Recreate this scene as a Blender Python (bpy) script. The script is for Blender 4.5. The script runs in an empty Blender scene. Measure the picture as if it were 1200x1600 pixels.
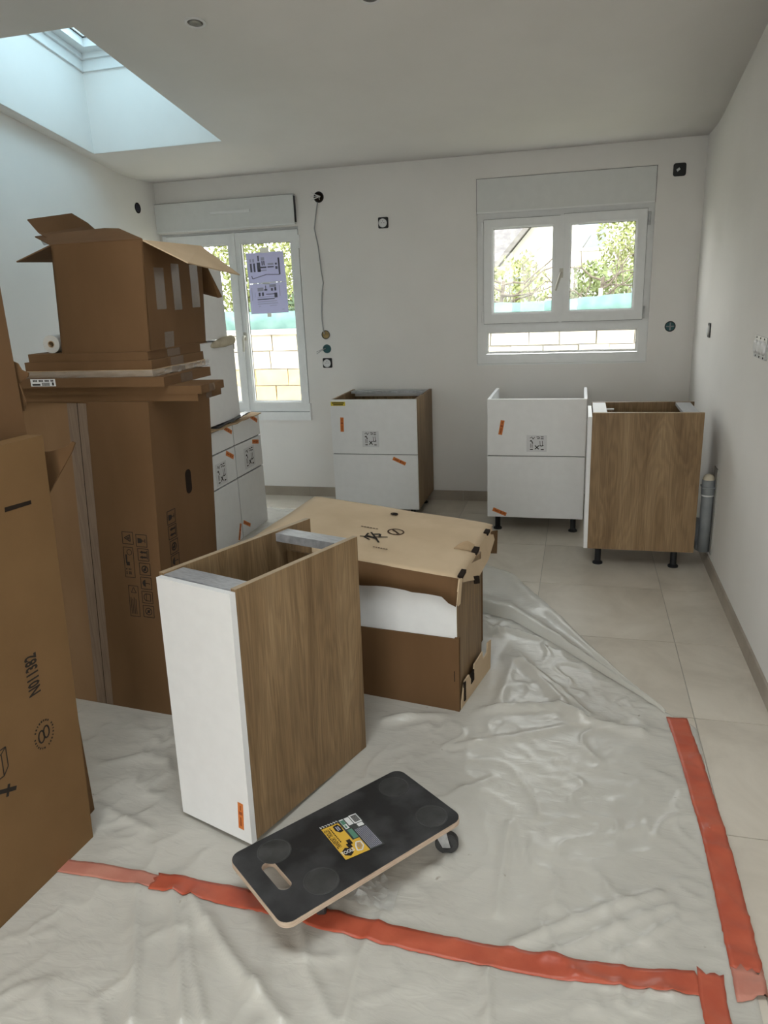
import bpy, bmesh, math, random
from math import sin, cos, pi, radians as RAD
from mathutils import Vector, Matrix, noise
random.seed(7)
sc = bpy.context.scene
COL = sc.collection

# ------------------------------------------------------------------ camera
F_PX, YAW, PITCH, ROLL, CAM_H = 1153.967, 0.263141, 0.289425, -0.042327, 1.52747
fwd = Vector((-sin(YAW) * cos(PITCH), cos(YAW) * cos(PITCH), -sin(PITCH)))
r0 = Vector((cos(YAW), sin(YAW), 0)); u0 = r0.cross(fwd)
CR = cos(ROLL) * r0 + sin(ROLL) * u0
CU = -sin(ROLL) * r0 + cos(ROLL) * u0
CAM = Vector((0, 0, CAM_H))
cd = bpy.data.cameras.new('camera'); cam = bpy.data.objects.new('camera', cd); COL.objects.link(cam)
cd.sensor_fit = 'VERTICAL'; cd.sensor_height = 24.0; cd.lens = F_PX / 1600 * 24.0
cd.clip_start = 0.05; cd.clip_end = 200
m = Matrix((CR, CU, -fwd)).transposed().to_4x4(); m.translation = CAM
cam.matrix_world = m
sc.camera = cam

# ------------------------------------------------------------------ room measures (metres)
XR, YB, XL, HB = 0.719, 5.3263, -3.0945, 2.3655      # right wall, back wall, left wall, ceiling at the back
SL, KY, YF = 0.16515, 4.9445, -1.5                    # ceiling slope, where the slope starts, wall behind the camera
def ceil_z(y): return HB + max(0.0, KY - y) * SL
SKX0, SKX1, SKY0, SKY1 = -3.015, -2.13, 3.17, 4.515   # skylight opening in view
SBX0, SBX1, SBY0, SBY1 = -1.22, 0.22, 0.05, 1.60      # an added larger one, out of view, for daylight on the near part

# ------------------------------------------------------------------ world and exposure
w = bpy.data.worlds.new('world'); sc.world = w; w.use_nodes = True
wn = w.node_tree.nodes; bg = wn['Background']
wtc = wn.new('ShaderNodeTexCoord'); wsp = wn.new('ShaderNodeSeparateXYZ'); wrp = wn.new('ShaderNodeValToRGB')
wrp.color_ramp.elements[0].position = 0.0; wrp.color_ramp.elements[0].color = (1.0, 0.95, 0.895, 1)
wrp.color_ramp.elements[1].position = 0.8; wrp.color_ramp.elements[1].color = (0.93, 0.965, 1.0, 1)
wl_ = w.node_tree.links.new
wl_(wtc.outputs['Generated'], wsp.inputs[0]); wl_(wsp.outputs['Z'], wrp.inputs[0]); wl_(wrp.outputs[0], bg.inputs[0])
bg.inputs[1].default_value = 10.3                       # overcast daylight
sc.view_settings.view_transform = 'Standard'; sc.view_settings.look = 'None'
sc.view_settings.gamma = 1.0; sc.view_settings.use_curve_mapping = False
sc.view_settings.exposure = 0.0
def portal(name, loc, rot, sx, sy):                   # guides the sampling of daylight through an opening
    l = bpy.data.lights.new(name, 'AREA'); l.shape = 'RECTANGLE'; l.size = sx; l.size_y = sy
    l.cycles.is_portal = True
    o = bpy.data.objects.new(name, l); COL.objects.link(o); o.location = loc; o.rotation_euler = rot
    return o
portal('portal_right_window', (-0.13, YB + 0.25, 1.5), (-pi / 2, 0, 0), 1.2, 1.1)
portal('portal_left_window', (-2.53, YB + 0.25, 1.35), (-pi / 2, 0, 0), 1.2, 1.5)
portal('portal_skylight', (-2.57, 3.85, 3.25), (0, 0, 0), 1.1, 1.5)
portal('portal_added_skylight', (-0.50, 0.75, 3.75), (0, 0, 0), 1.7, 1.8)
portal('portal_added_bay', (-0.75, YF - 0.2, 1.06), (pi / 2, 0, 0), 1.55, 2.15)

# ------------------------------------------------------------------ helpers: objects
def tag(o, label=None, cat=None, group=None, kind=None):
    if label: o['label'] = label
    if cat: o['category'] = cat
    if group: o['group'] = group
    if kind: o['kind'] = kind
    return o
def thing(name, label, cat, loc=(0, 0, 0), rz=0.0, group=None, rot=None):
    o = bpy.data.objects.new(name, None); COL.objects.link(o)
    o.empty_display_size = 0.05
    o.location = loc; o.rotation_euler = rot if rot else (0, 0, rz)
    o['root'] = 1
    return tag(o, label, cat, group)
def M_of(o):
    mm = Matrix.LocRotScale(o.location, o.rotation_euler, None)
    while o.parent:
        o = o.parent; mm = Matrix.LocRotScale(o.location, o.rotation_euler, None) @ mm
    return mm
def obj(name, bm, mat, parent=None, smooth=False, bevel=0.0):
    if isinstance(bm, bpy.types.Mesh): me = bm
    else:
        if bevel > 0:
            es = [e for e in bm.edges if len(e.link_faces) == 2 and e.calc_face_angle(0) > 0.5]
            bmesh.ops.bevel(bm, geom=es, offset=bevel, segments=1, affect='EDGES', clamp_overlap=True)
        bmesh.ops.recalc_face_normals(bm, faces=bm.faces)
        me = bpy.data.meshes.new(name); bm.to_mesh(me); bm.free()
    if smooth:
        for p in me.polygons: p.use_smooth = True
    if mat and not me.materials: me.materials.append(mat)
    o = bpy.data.objects.new(name, me); COL.objects.link(o)
    if parent: o.parent = parent
    return o
def bx(bm, x0, x1, y0, y1, z0, z1):
    v = [bm.verts.new((x, y, z)) for z in (z0, z1) for y in (y0, y1) for x in (x0, x1)]
    for f in ((0, 2, 3, 1), (4, 5, 7, 6), (0, 1, 5, 4), (2, 6, 7, 3), (0, 4, 6, 2), (1, 3, 7, 5)):
        bm.faces.new([v[i] for i in f])
    return v
def box(name, x0, x1, y0, y1, z0, z1, mat, parent=None, bevel=0.0):
    bm = bmesh.new(); bx(bm, x0, x1, y0, y1, z0, z1)
    return obj(name, bm, mat, parent, bevel=bevel)
def prism(bm, pts, off):                               # pts: list of Vectors (planar loop); off: Vector thickness
    a = [bm.verts.new(p) for p in pts]; b = [bm.verts.new(Vector(p) + off) for p in pts]
    n = len(a)
    bm.faces.new(a[::-1]); bm.faces.new(b)
    for i in range(n): bm.faces.new((a[i], a[(i + 1) % n], b[(i + 1) % n], b[i]))
def tube(bm, path, r, seg=8, cap=True):
    rings = []; n = len(path); path = [Vector(p) for p in path]
    rad = r if isinstance(r, (list, tuple)) else [r] * n
    prev = None
    for i, p in enumerate(path):
        d = (path[min(i + 1, n - 1)] - path[max(i - 1, 0)]).normalized()
        up = prev if prev else (Vector((0, 0, 1)) if abs(d.z) < 0.9 else Vector((1, 0, 0)))
        s = d.cross(up); s = s.normalized() if s.length > 1e-6 else d.orthogonal().normalized()
        t = s.cross(d).normalized(); prev = t
        rings.append([bm.verts.new(p + rad[i] * (cos(2 * pi * k / seg) * s + sin(2 * pi * k / seg) * t)) for k in range(seg)])
    for a, b in zip(rings, rings[1:]):
        for k in range(seg): bm.faces.new((a[k], a[(k + 1) % seg], b[(k + 1) % seg], b[k]))
    if cap: bm.faces.new(rings[0][::-1]); bm.faces.new(rings[-1])
def lathe(bm, o, axis, prof, seg=24):                  # prof: (radius, height) pairs along axis; closed with caps when radius is 0
    axis = Vector(axis).normalized(); s = axis.orthogonal().normalized(); t = axis.cross(s); o = Vector(o)
    rings = []
    for r, h in prof:
        if r < 1e-6: rings.append([bm.verts.new(o + axis * h)])
        else: rings.append([bm.verts.new(o + axis * h + r * (cos(2 * pi * k / seg) * s + sin(2 * pi * k / seg) * t)) for k in range(seg)])
    for a, b in zip(rings, rings[1:]):
        for k in range(seg):
            k2 = (k + 1) % seg
            if len(a) == 1 and len(b) == 1: continue
            if len(a) == 1: bm.faces.new((a[0], b[k], b[k2]))
            elif len(b) == 1: bm.faces.new((a[k], a[k2], b[0]))
            else: bm.faces.new((a[k], a[k2], b[k2], b[k]))
def plate(name, outer, holes, th, mat, parent=None):   # flat plate in local xy with holes, thickness th upward
    c = bpy.data.curves.new(name, 'CURVE'); c.dimensions = '2D'; c.fill_mode = 'BOTH'; c.extrude = th / 2
    for loop in [outer] + holes:
        s = c.splines.new('POLY'); s.points.add(len(loop) - 1); s.use_cyclic_u = True
        for p, q in zip(s.points, loop): p.co = (q[0], q[1], 0, 1)
    o = bpy.data.objects.new(name, c); COL.objects.link(o)
    me = bpy.data.meshes.new_from_object(o.evaluated_get(bpy.context.evaluated_depsgraph_get()))
    bpy.data.objects.remove(o); bpy.data.curves.remove(c)
    me.transform(Matrix.Translation((0, 0, th / 2))); me.materials.clear()
    return obj(name, me, mat, parent)
def rrect(x0, x1, y0, y1, r, n=6):
    out = []
    for cx, cy, a0 in ((x1 - r, y1 - r, 0), (x0 + r, y1 - r, pi / 2), (x0 + r, y0 + r, pi), (x1 - r, y0 + r, 1.5 * pi)):
        for k in range(n + 1):
            a = a0 + pi / 2 * k / n; out.append((cx + r * cos(a), cy + r * sin(a)))
    return out
# pixel rays (a pixel gives a direction; the distance comes from the plane it lies on)
def ray(u, v): return CR * ((u - 600) / F_PX) - CU * ((v - 800) / F_PX) + fwd
def hit(u, v, p, n):
    d = ray(u, v); n = Vector(n); return CAM + d * ((Vector(p) - CAM).dot(n) / d.dot(n))
def on_floor(u, v, z=0.0): return hit(u, v, (0, 0, z), (0, 0, 1))
def on_y(u, v, y): return hit(u, v, (0, y, 0), (0, 1, 0))
def on_x(u, v, x): return hit(u, v, (x, 0, 0), (1, 0, 0))

class Face:                                            # a flat face of a thing, for stickers and print
    def __init__(s, root, o, a, b):
        s.root = root; s.o = Vector(o); s.a = Vector(a).normalized(); s.b = Vector(b).normalized(); s.n = s.a.cross(s.b)
        s.M = M_of(root)
    def px(s, u, v):
        p = hit(u, v, s.M @ s.o, s.M.to_3x3() @ s.n); l = s.M.inverted() @ p - s.o
        return (l.dot(s.a), l.dot(s.b))
    def at(s, q, h=0.0): return s.o + s.a * q[0] + s.b * q[1] + s.n * h
    def polys(s, name, polys, mat, parent, h=0.0004, th=0.0004):
        bm = bmesh.new()
        for pl in polys: prism(bm, [s.at(q, h) for q in pl], s.n * th)
        return obj(name, bm, mat, parent)
    def text(s, name, body, q, size, ang, mat, parent, h=0.0008, align='CENTER', sx=1.0, bold=0.022):
        c = bpy.data.curves.new(name, 'FONT'); c.body = body; c.size = size; c.align_x = align; c.align_y = 'CENTER'; c.resolution_u = 2; c.offset = size * bold
        o = bpy.data.objects.new(name, c); COL.objects.link(o)
        me = bpy.data.meshes.new_from_object(o.evaluated_get(bpy.context.evaluated_depsgraph_get()))
        bpy.data.objects.remove(o); bpy.data.curves.remove(c); me.materials.clear()
        ca, sa = cos(ang), sin(ang)
        for v in me.vertices:
            x, y = v.co.x * sx, v.co.y
            v.co = s.at((q[0] + ca * x - sa * y, q[1] + sa * x + ca * y), h)
        return obj(name, me, mat, parent)
def xform(pts, q, ang=0.0, k=1.0):
    ca, sa = cos(ang), sin(ang)
    return [(q[0] + k * (ca * x - sa * y), q[1] + k * (sa * x + ca * y)) for x, y in pts]
def seg(p, q, wd):                                     # a stroke as a quad
    dx, dy = q[0] - p[0], q[1] - p[1]; L = math.hypot(dx, dy) or 1; nx, ny = -dy / L * wd / 2, dx / L * wd / 2
    return [(p[0] + nx, p[1] + ny), (p[0] - nx, p[1] - ny), (q[0] - nx, q[1] - ny), (q[0] + nx, q[1] + ny)]
def strokes(pts, wd, close=False):
    out = [seg(a, b, wd) for a, b in zip(pts, pts[1:])]
    if close: out.append(seg(pts[-1], pts[0], wd))
    return out
def ngon(c, r, n=16, ry=None, a0=0.0): return [(c[0] + r * cos(a0 + 2 * pi * k / n), c[1] + (ry or r) * sin(a0 + 2 * pi * k / n)) for k in range(n)]
def rect(x0, x1, y0, y1): return [(x0, y0), (x1, y0), (x1, y1), (x0, y1)]

# ------------------------------------------------------------------ helpers: materials
def mat_base(name, rough=0.6, spec=0.3):
    mt = bpy.data.materials.new(name); mt.use_nodes = True
    nt = mt.node_tree; b = nt.nodes['Principled BSDF']
    b.inputs['Roughness'].default_value = rough; b.inputs['Specular IOR Level'].default_value = spec
    return mt, nt, b
def N(nt, kind, **kw):
    n = nt.nodes.new(kind)
    for k, v in kw.items(): setattr(n, k, v)
    return n
def ramp(nt, stops):
    r = N(nt, 'ShaderNodeValToRGB'); e = r.color_ramp.elements
    while len(e) < len(stops): e.new(0.5)
    for el, (p, c) in zip(e, stops): el.position = p; el.color = (*c, 1)
    return r
def mat_noise(name, c0, c1, scale=8, detail=6, rough=0.6, spec=0.3, bump=0.0, bscale=None, stretch=(1, 1, 1), lo=0.35, hi=0.65, coord='Object', metallic=0.0):
    mt, nt, b = mat_base(name, rough, spec); L = nt.links.new
    tc = N(nt, 'ShaderNodeTexCoord'); mp = N(nt, 'ShaderNodeMapping'); mp.inputs['Scale'].default_value = stretch
    nz = N(nt, 'ShaderNodeTexNoise'); nz.inputs['Scale'].default_value = scale; nz.inputs['Detail'].default_value = detail
    L(tc.outputs[coord], mp.inputs[0]); L(mp.outputs[0], nz.inputs['Vector'])
    r = ramp(nt, [(lo, c0), (hi, c1)]); L(nz.outputs['Fac'], r.inputs[0]); L(r.outputs[0], b.inputs['Base Color'])
    b.inputs['Metallic'].default_value = metallic
    if bump:
        n2 = N(nt, 'ShaderNodeTexNoise'); n2.inputs['Scale'].default_value = bscale or scale * 6; n2.inputs['Detail'].default_value = 4
        bp = N(nt, 'ShaderNodeBump'); bp.inputs['Strength'].default_value = bump; bp.inputs['Distance'].default_value = 0.002
        L(mp.outputs[0], n2.inputs['Vector']); L(n2.outputs['Fac'], bp.inputs['Height']); L(bp.outputs[0], b.inputs['Normal'])
    return mt
def mat_flat(name, c, rough=0.5, spec=0.3, metallic=0.0):
    return mat_noise(name, tuple(x * 0.985 for x in c), tuple(min(1, x * 1.015) for x in c), 20, 3, rough, spec, metallic=metallic)

M_WALL = mat_noise('white_paint', (0.775, 0.755, 0.73), (0.80, 0.78, 0.755), 3, 4, 0.7, 0.2, bump=0.08, bscale=160)
M_CEIL = mat_noise('ceiling_paint', (0.75, 0.725, 0.70), (0.775, 0.75, 0.725), 3, 4, 0.75, 0.15, bump=0.05, bscale=160)
M_PVC = mat_flat('window_pvc', (0.80, 0.81, 0.81), 0.35, 0.4)
M_PVCG = mat_flat('shutter_box_grey', (0.70, 0.71, 0.70), 0.5, 0.3)
M_GASKET = mat_flat('black_gasket', (0.04, 0.04, 0.045), 0.6)
M_SEAL = mat_flat('grey_seal', (0.20, 0.20, 0.20), 0.7)
M_HANDLE = mat_flat('handle_beige', (0.50, 0.48, 0.42), 0.35, 0.5)
M_GROUT = mat_noise('grout', (0.40, 0.375, 0.33), (0.44, 0.415, 0.37), 30, 3, 0.9, 0.1)
M_WHITE = mat_flat('white_laminate', (0.80, 0.80, 0.80), 0.38, 0.4)
M_CARCASS = mat_flat('white_carcass', (0.74, 0.74, 0.74), 0.5, 0.3)
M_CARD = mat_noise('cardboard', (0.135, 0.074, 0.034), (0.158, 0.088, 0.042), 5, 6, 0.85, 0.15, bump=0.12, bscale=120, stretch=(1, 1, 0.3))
M_CARD2 = mat_noise('cardboard_pale_lit', (0.56, 0.42, 0.275), (0.62, 0.475, 0.32), 6, 6, 0.8, 0.15, bump=0.1, bscale=100)  # pale cardboard, lightened further for the daylight falling on lid and flaps
M_CARD3 = mat_noise('cardboard_golden', (0.165, 0.094, 0.040), (0.188, 0.108, 0.047), 4, 6, 0.82, 0.15, bump=0.08, bscale=120)
M_CARDL = mat_noise('cardboard_lighter', (0.215, 0.125, 0.062), (0.25, 0.15, 0.078), 5, 6, 0.85, 0.15, bump=0.12, bscale=120, stretch=(1, 1, 0.3))  # lighter tone for the left flap of the tall carton
M_CARDIN = mat_noise('cardboard_core', (0.42, 0.30, 0.18), (0.48, 0.34, 0.21), 20, 5, 0.9, 0.1)
M_SLOT = mat_flat('dark_slot', (0.025, 0.018, 0.014), 0.9, 0.05)
M_BLACK = mat_flat('black_plastic', (0.02, 0.02, 0.022), 0.5)
M_INK = mat_flat('black_ink', (0.03, 0.024, 0.02), 0.8, 0.1)
M_INKB = mat_flat('brown_ink', (0.07, 0.04, 0.025), 0.8, 0.1)
M_STEEL = mat_noise('galvanised_steel', (0.42, 0.43, 0.44), (0.56, 0.57, 0.58), 60, 4, 0.35, 0.5, metallic=0.6)
M_RAIL = mat_noise('grey_rail', (0.36, 0.37, 0.39), (0.50, 0.51, 0.53), 40, 5, 0.4, 0.5, metallic=0.35, stretch=(1, 6, 1))
M_ORANGE = mat_noise('orange_sticker', (0.58, 0.16, 0.03), (0.66, 0.21, 0.05), 60, 4, 0.6, 0.3)
M_ORINK = mat_flat('sticker_ink', (0.30, 0.07, 0.02), 0.7)
M_YEL = mat_flat('yellow_sticker', (0.66, 0.52, 0.06), 0.5)
M_STW = mat_flat('white_sticker', (0.72, 0.72, 0.72), 0.5)
M_PIC = mat_flat('pictogram_sticker', (0.66, 0.66, 0.67), 0.3, 0.5)
M_TAPE = mat_noise('red_orange_tape', (0.44, 0.085, 0.045), (0.50, 0.11, 0.058), 14, 6, 0.35, 0.4, bump=0.25, bscale=60)
M_TAPEF = mat_noise('faded_red_tape', (0.47, 0.17, 0.125), (0.53, 0.23, 0.17), 10, 6, 0.4, 0.4, bump=0.25, bscale=60)
M_GREYPVC = mat_noise('grey_pvc_pipe', (0.20, 0.215, 0.225), (0.26, 0.275, 0.285), 12, 4, 0.45, 0.4)
def mat_paper(name, c):
    mt, nt, b = mat_base(name, 0.8, 0.1); L = nt.links.new; b.inputs['Base Color'].default_value = (*c, 1)
    tl = N(nt, 'ShaderNodeBsdfTranslucent'); tl.inputs[0].default_value = (*c, 1); mx = N(nt, 'ShaderNodeMixShader'); mx.inputs[0].default_value = 0.22
    nz = N(nt, 'ShaderNodeTexNoise'); nz.inputs['Scale'].default_value = 30; bp = N(nt, 'ShaderNodeBump'); bp.inputs['Strength'].default_value = 0.05; L(nz.outputs['Fac'], bp.inputs['Height']); L(bp.outputs[0], b.inputs['Normal'])
    L(b.outputs[0], mx.inputs[1]); L(tl.outputs[0], mx.inputs[2]); L(mx.outputs[0], nt.nodes['Material Output'].inputs[0]); return mt
M_PAPER = mat_paper('printed_paper', (0.62, 0.62, 0.78)); M_PTAPE = mat_paper('paper_tape', (0.80, 0.80, 0.76))
M_PINK = mat_flat('print_grey', (0.13, 0.13, 0.17), 0.8)
M_PINK2 = mat_flat('print_pale', (0.40, 0.40, 0.50), 0.8)
M_PLY = mat_noise('plywood_edge', (0.48, 0.36, 0.27), (0.62, 0.49, 0.38), 30, 5, 0.7, 0.2, stretch=(1, 1, 14))
M_MAT = mat_noise('worn_black_phenolic', (0.018, 0.018, 0.019), (0.075, 0.075, 0.078), 9, 9, 0.5, 0.35, bump=0.15, bscale=90, lo=0.42, hi=0.80)
M_DISC = mat_noise('moulded_rubber', (0.025, 0.026, 0.026), (0.065, 0.066, 0.066), 12, 8, 0.42, 0.45, bump=0.2, bscale=70)
M_RUBBER = mat_flat('dark_rubber', (0.045, 0.045, 0.045), 0.6)
M_YLAB = mat_flat('yellow_label', (0.72, 0.44, 0.06), 0.4)
M_DLAB = mat_flat('dark_label', (0.055, 0.062, 0.06), 0.4)
M_GLAB = mat_flat('green_label', (0.10, 0.24, 0.17), 0.5)
M_BRASS = mat_noise('brass_ring', (0.22, 0.16, 0.07), (0.34, 0.25, 0.11), 30, 4, 0.4, 0.5, metallic=0.5)
M_TEAL = mat_flat('teal_plastic', (0.03, 0.10, 0.11), 0.5)
M_WIRE = mat_flat('grey_wire', (0.42, 0.42, 0.42), 0.5)
M_FOAM = mat_noise('yellowed_foam', (0.52, 0.46, 0.34), (0.62, 0.56, 0.44), 30, 4, 0.9, 0.1)
M_SPOT = mat_flat('lamp_reflector', (0.10, 0.092, 0.08), 0.35, 0.5)
M_FILMD = mat_flat('black_film', (0.03, 0.03, 0.035), 0.35, 0.5)

def mat_wood(name, c_dark, c_mid, c_light, axis='Z'):
    mt, nt, b = mat_base(name, 0.5, 0.3); L = nt.links.new
    tc = N(nt, 'ShaderNodeTexCoord')
    mp = N(nt, 'ShaderNodeMapping'); mp.inputs['Scale'].default_value = (6, 6, 0.55)
    n1 = N(nt, 'ShaderNodeTexNoise'); n1.inputs['Scale'].default_value = 1.5; n1.inputs['Detail'].default_value = 8; n1.inputs['Distortion'].default_value = 1.2
    mp2 = N(nt, 'ShaderNodeMapping'); mp2.inputs['Scale'].default_value = (90, 90, 2.0)
    n2 = N(nt, 'ShaderNodeTexNoise'); n2.inputs['Scale'].default_value = 2.0; n2.inputs['Detail'].default_value = 5
    mp3 = N(nt, 'ShaderNodeMapping'); mp3.inputs['Scale'].default_value = (5.5, 5.5, 1.9)
    vo = N(nt, 'ShaderNodeTexVoronoi'); vo.inputs['Scale'].default_value = 1.0; vo.inputs['Randomness'].default_value = 1.0
    L(tc.outputs['Object'], mp.inputs[0]); L(tc.outputs['Object'], mp2.inputs[0]); L(tc.outputs['Object'], mp3.inputs[0])
    L(mp.outputs[0], n1.inputs['Vector']); L(mp2.outputs[0], n2.inputs['Vector']); L(mp3.outputs[0], vo.inputs['Vector'])
    # cathedral rings: bands of a distance field warped by noise
    wv = N(nt, 'ShaderNodeMath', operation='MULTIPLY_ADD'); L(n1.outputs['Fac'], wv.inputs[0]); wv.inputs[1].default_value = 1.7
    L(vo.outputs['Distance'], wv.inputs[2])
    sn = N(nt, 'ShaderNodeMath', operation='MULTIPLY'); L(wv.outputs[0], sn.inputs[0]); sn.inputs[1].default_value = 34.0
    s2 = N(nt, 'ShaderNodeMath', operation='SINE'); L(sn.outputs[0], s2.inputs[0])
    r1 = ramp(nt, [(0.30, c_dark), (0.5, c_mid), (0.72, c_light)]); L(n1.outputs['Fac'], r1.inputs[0])
    r2 = ramp(nt, [(0.35, (0.80, 0.78, 0.75)), (0.65, (1.06, 1.05, 1.04))]); L(n2.outputs['Fac'], r2.inputs[0])
    m1 = N(nt, 'ShaderNodeMixRGB', blend_type='MULTIPLY'); m1.inputs[0].default_value = 1.0
    L(r1.outputs[0], m1.inputs[1]); L(r2.outputs[0], m1.inputs[2])
    mr = N(nt, 'ShaderNodeMapRange'); L(s2.outputs[0], mr.inputs[0]); mr.inputs[1].default_value = -1; mr.inputs[2].default_value = 1
    mr.inputs[3].default_value = 0.88; mr.inputs[4].default_value = 1.06
    m2 = N(nt, 'ShaderNodeMixRGB', blend_type='MULTIPLY'); m2.inputs[0].default_value = 1.0
    L(m1.outputs[0], m2.inputs[1]); L(mr.outputs[0], m2.inputs[2])
    # knots
    kn = ramp(nt, [(0.03, (0.45, 0.38, 0.32)), (0.10, (1, 1, 1))]); L(vo.outputs['Distance'], kn.inputs[0])
    m3 = N(nt, 'ShaderNodeMixRGB', blend_type='MULTIPLY'); m3.inputs[0].default_value = 0.8
    L(m2.outputs[0], m3.inputs[1]); L(kn.outputs[0], m3.inputs[2])
    L(m3.outputs[0], b.inputs['Base Color'])
    bp = N(nt, 'ShaderNodeBump'); bp.inputs['Strength'].default_value = 0.12; bp.inputs['Distance'].default_value = 0.001
    L(n2.outputs['Fac'], bp.inputs['Height']); L(bp.outputs[0], b.inputs['Normal'])
    return mt
M_OAK = mat_wood('oak_decor', (0.185, 0.115, 0.056), (0.262, 0.170, 0.088), (0.34, 0.232, 0.128))
M_OAKE = mat_noise('oak_edge', (0.36, 0.27, 0.175), (0.42, 0.32, 0.215), 30, 4, 0.5, 0.3)

def mat_tile():
    mt, nt, b = mat_base('porcelain_tile', 0.42, 0.4); L = nt.links.new
    tc = N(nt, 'ShaderNodeTexCoord'); oi = N(nt, 'ShaderNodeObjectInfo')
    ad = N(nt, 'ShaderNodeVectorMath', operation='ADD'); sc_ = N(nt, 'ShaderNodeVectorMath', operation='SCALE')
    cb = N(nt, 'ShaderNodeCombineXYZ')
    for i in range(3): L(oi.outputs['Random'], cb.inputs[i])
    L(cb.outputs[0], sc_.inputs[0]); sc_.inputs['Scale'].default_value = 37.0
    L(tc.outputs['Object'], ad.inputs[0]); L(sc_.outputs[0], ad.inputs[1])
    n1 = N(nt, 'ShaderNodeTexNoise'); n1.inputs['Scale'].default_value = 2.6; n1.inputs['Detail'].default_value = 9; n1.inputs['Roughness'].default_value = 0.62; n1.inputs['Distortion'].default_value = 0.6
    L(ad.outputs[0], n1.inputs['Vector'])
    r = ramp(nt, [(0.30, (0.50, 0.445, 0.372)), (0.5, (0.605, 0.545, 0.462)), (0.70, (0.69, 0.63, 0.545))]); L(n1.outputs['Fac'], r.inputs[0])
    L(r.outputs[0], b.inputs['Base Color'])
    rr = N(nt, 'ShaderNodeMapRange'); L(n1.outputs['Fac'], rr.inputs[0]); rr.inputs[3].default_value = 0.28; rr.inputs[4].default_value = 0.46
    L(rr.outputs[0], b.inputs['Roughness'])
    return mt
M_TILE = mat_tile()
M_SKIRT = mat_noise('skirting_porcelain', (0.33, 0.285, 0.235), (0.41, 0.36, 0.30), 5, 8, 0.45, 0.35)
def mat_sheet():
    mt, nt, b = mat_base('plastic_dust_sheet', 0.26, 0.5); L = nt.links.new
    tc = N(nt, 'ShaderNodeTexCoord')
    n1 = N(nt, 'ShaderNodeTexNoise'); n1.inputs['Scale'].default_value = 2.2; n1.inputs['Detail'].default_value = 6
    L(tc.outputs['Object'], n1.inputs['Vector'])
    r = ramp(nt, [(0.3, (0.58, 0.555, 0.50)), (0.7, (0.68, 0.655, 0.595))]); L(n1.outputs['Fac'], r.inputs[0])
    n3 = N(nt, 'ShaderNodeTexNoise'); n3.inputs['Scale'].default_value = 26; n3.inputs['Detail'].default_value = 3
    L(tc.outputs['Object'], n3.inputs['Vector'])
    dk = ramp(nt, [(0.73, (1, 1, 1)), (0.80, (0.42, 0.36, 0.30))]); L(n3.outputs['Fac'], dk.inputs[0])
    mm = N(nt, 'ShaderNodeMixRGB', blend_type='MULTIPLY'); mm.inputs[0].default_value = 0.8; L(r.outputs[0], mm.inputs[1]); L(dk.outputs[0], mm.inputs[2])
    L(mm.outputs[0], b.inputs['Base Color'])
    b.inputs['Alpha'].default_value = 0.80
    n2 = N(nt, 'ShaderNodeTexNoise'); n2.inputs['Scale'].default_value = 1.0; n2.inputs['Detail'].default_value = 4; n2.inputs['Distortion'].default_value = 1.2
    bp = N(nt, 'ShaderNodeBump'); bp.inputs['Strength'].default_value = 0.4; bp.inputs['Distance'].default_value = 0.006
    mpp = N(nt, 'ShaderNodeMapping'); mpp.inputs['Scale'].default_value = (12, 30, 12); mpp.inputs['Rotation'].default_value = (0, 0, 0.25)
    L(tc.outputs['Object'], mpp.inputs[0]); L(mpp.outputs[0], n2.inputs['Vector']); L(n2.outputs['Fac'], bp.inputs['Height']); L(bp.outputs[0], b.inputs['Normal'])
    return mt
M_SHEET = mat_sheet()
def mat_clear(name, c, alpha, rough=0.15, spec=0.6):
    mt, nt, b = mat_base(name, rough, spec); b.inputs['Base Color'].default_value = (*c, 1); b.inputs['Alpha'].default_value = alpha
    return mt
M_CLTAPE = mat_clear('clear_packing_tape', (0.24, 0.19, 0.15), 0.30, 0.32, 0.3)
M_FIBTAPE = mat_noise('fibre_packing_tape', (0.155, 0.100, 0.063), (0.20, 0.135, 0.088), 160, 2, 0.35, 0.5, stretch=(1, 1, 0.05))
M_WRAP = mat_clear('crinkled_wrap', (0.30, 0.27, 0.245), 0.5, 0.3, 0.35)
def mat_glass(name='window_glass', c=(0.93, 0.95, 0.945)):
    mt = bpy.data.materials.new(name); mt.use_nodes = True; nt = mt.node_tree; nt.nodes.clear(); L = nt.links.new
    out = N(nt, 'ShaderNodeOutputMaterial'); mx = N(nt, 'ShaderNodeMixShader'); tr = N(nt, 'ShaderNodeBsdfTransparent'); gl = N(nt, 'ShaderNodeBsdfGlossy')
    tr.inputs[0].default_value = (*c, 1); gl.inputs['Roughness'].default_value = 0.02
    mx.inputs[0].default_value = 0.02; L(tr.outputs[0], mx.inputs[1]); L(gl.outputs[0], mx.inputs[2]); L(mx.outputs[0], out.inputs[0])
    return mt
M_GLASS = mat_glass()
M_SUNGLASS = mat_glass('solar_glass', (0.49, 0.60, 0.645))   # bluish solar control glazing of the roof window

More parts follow.
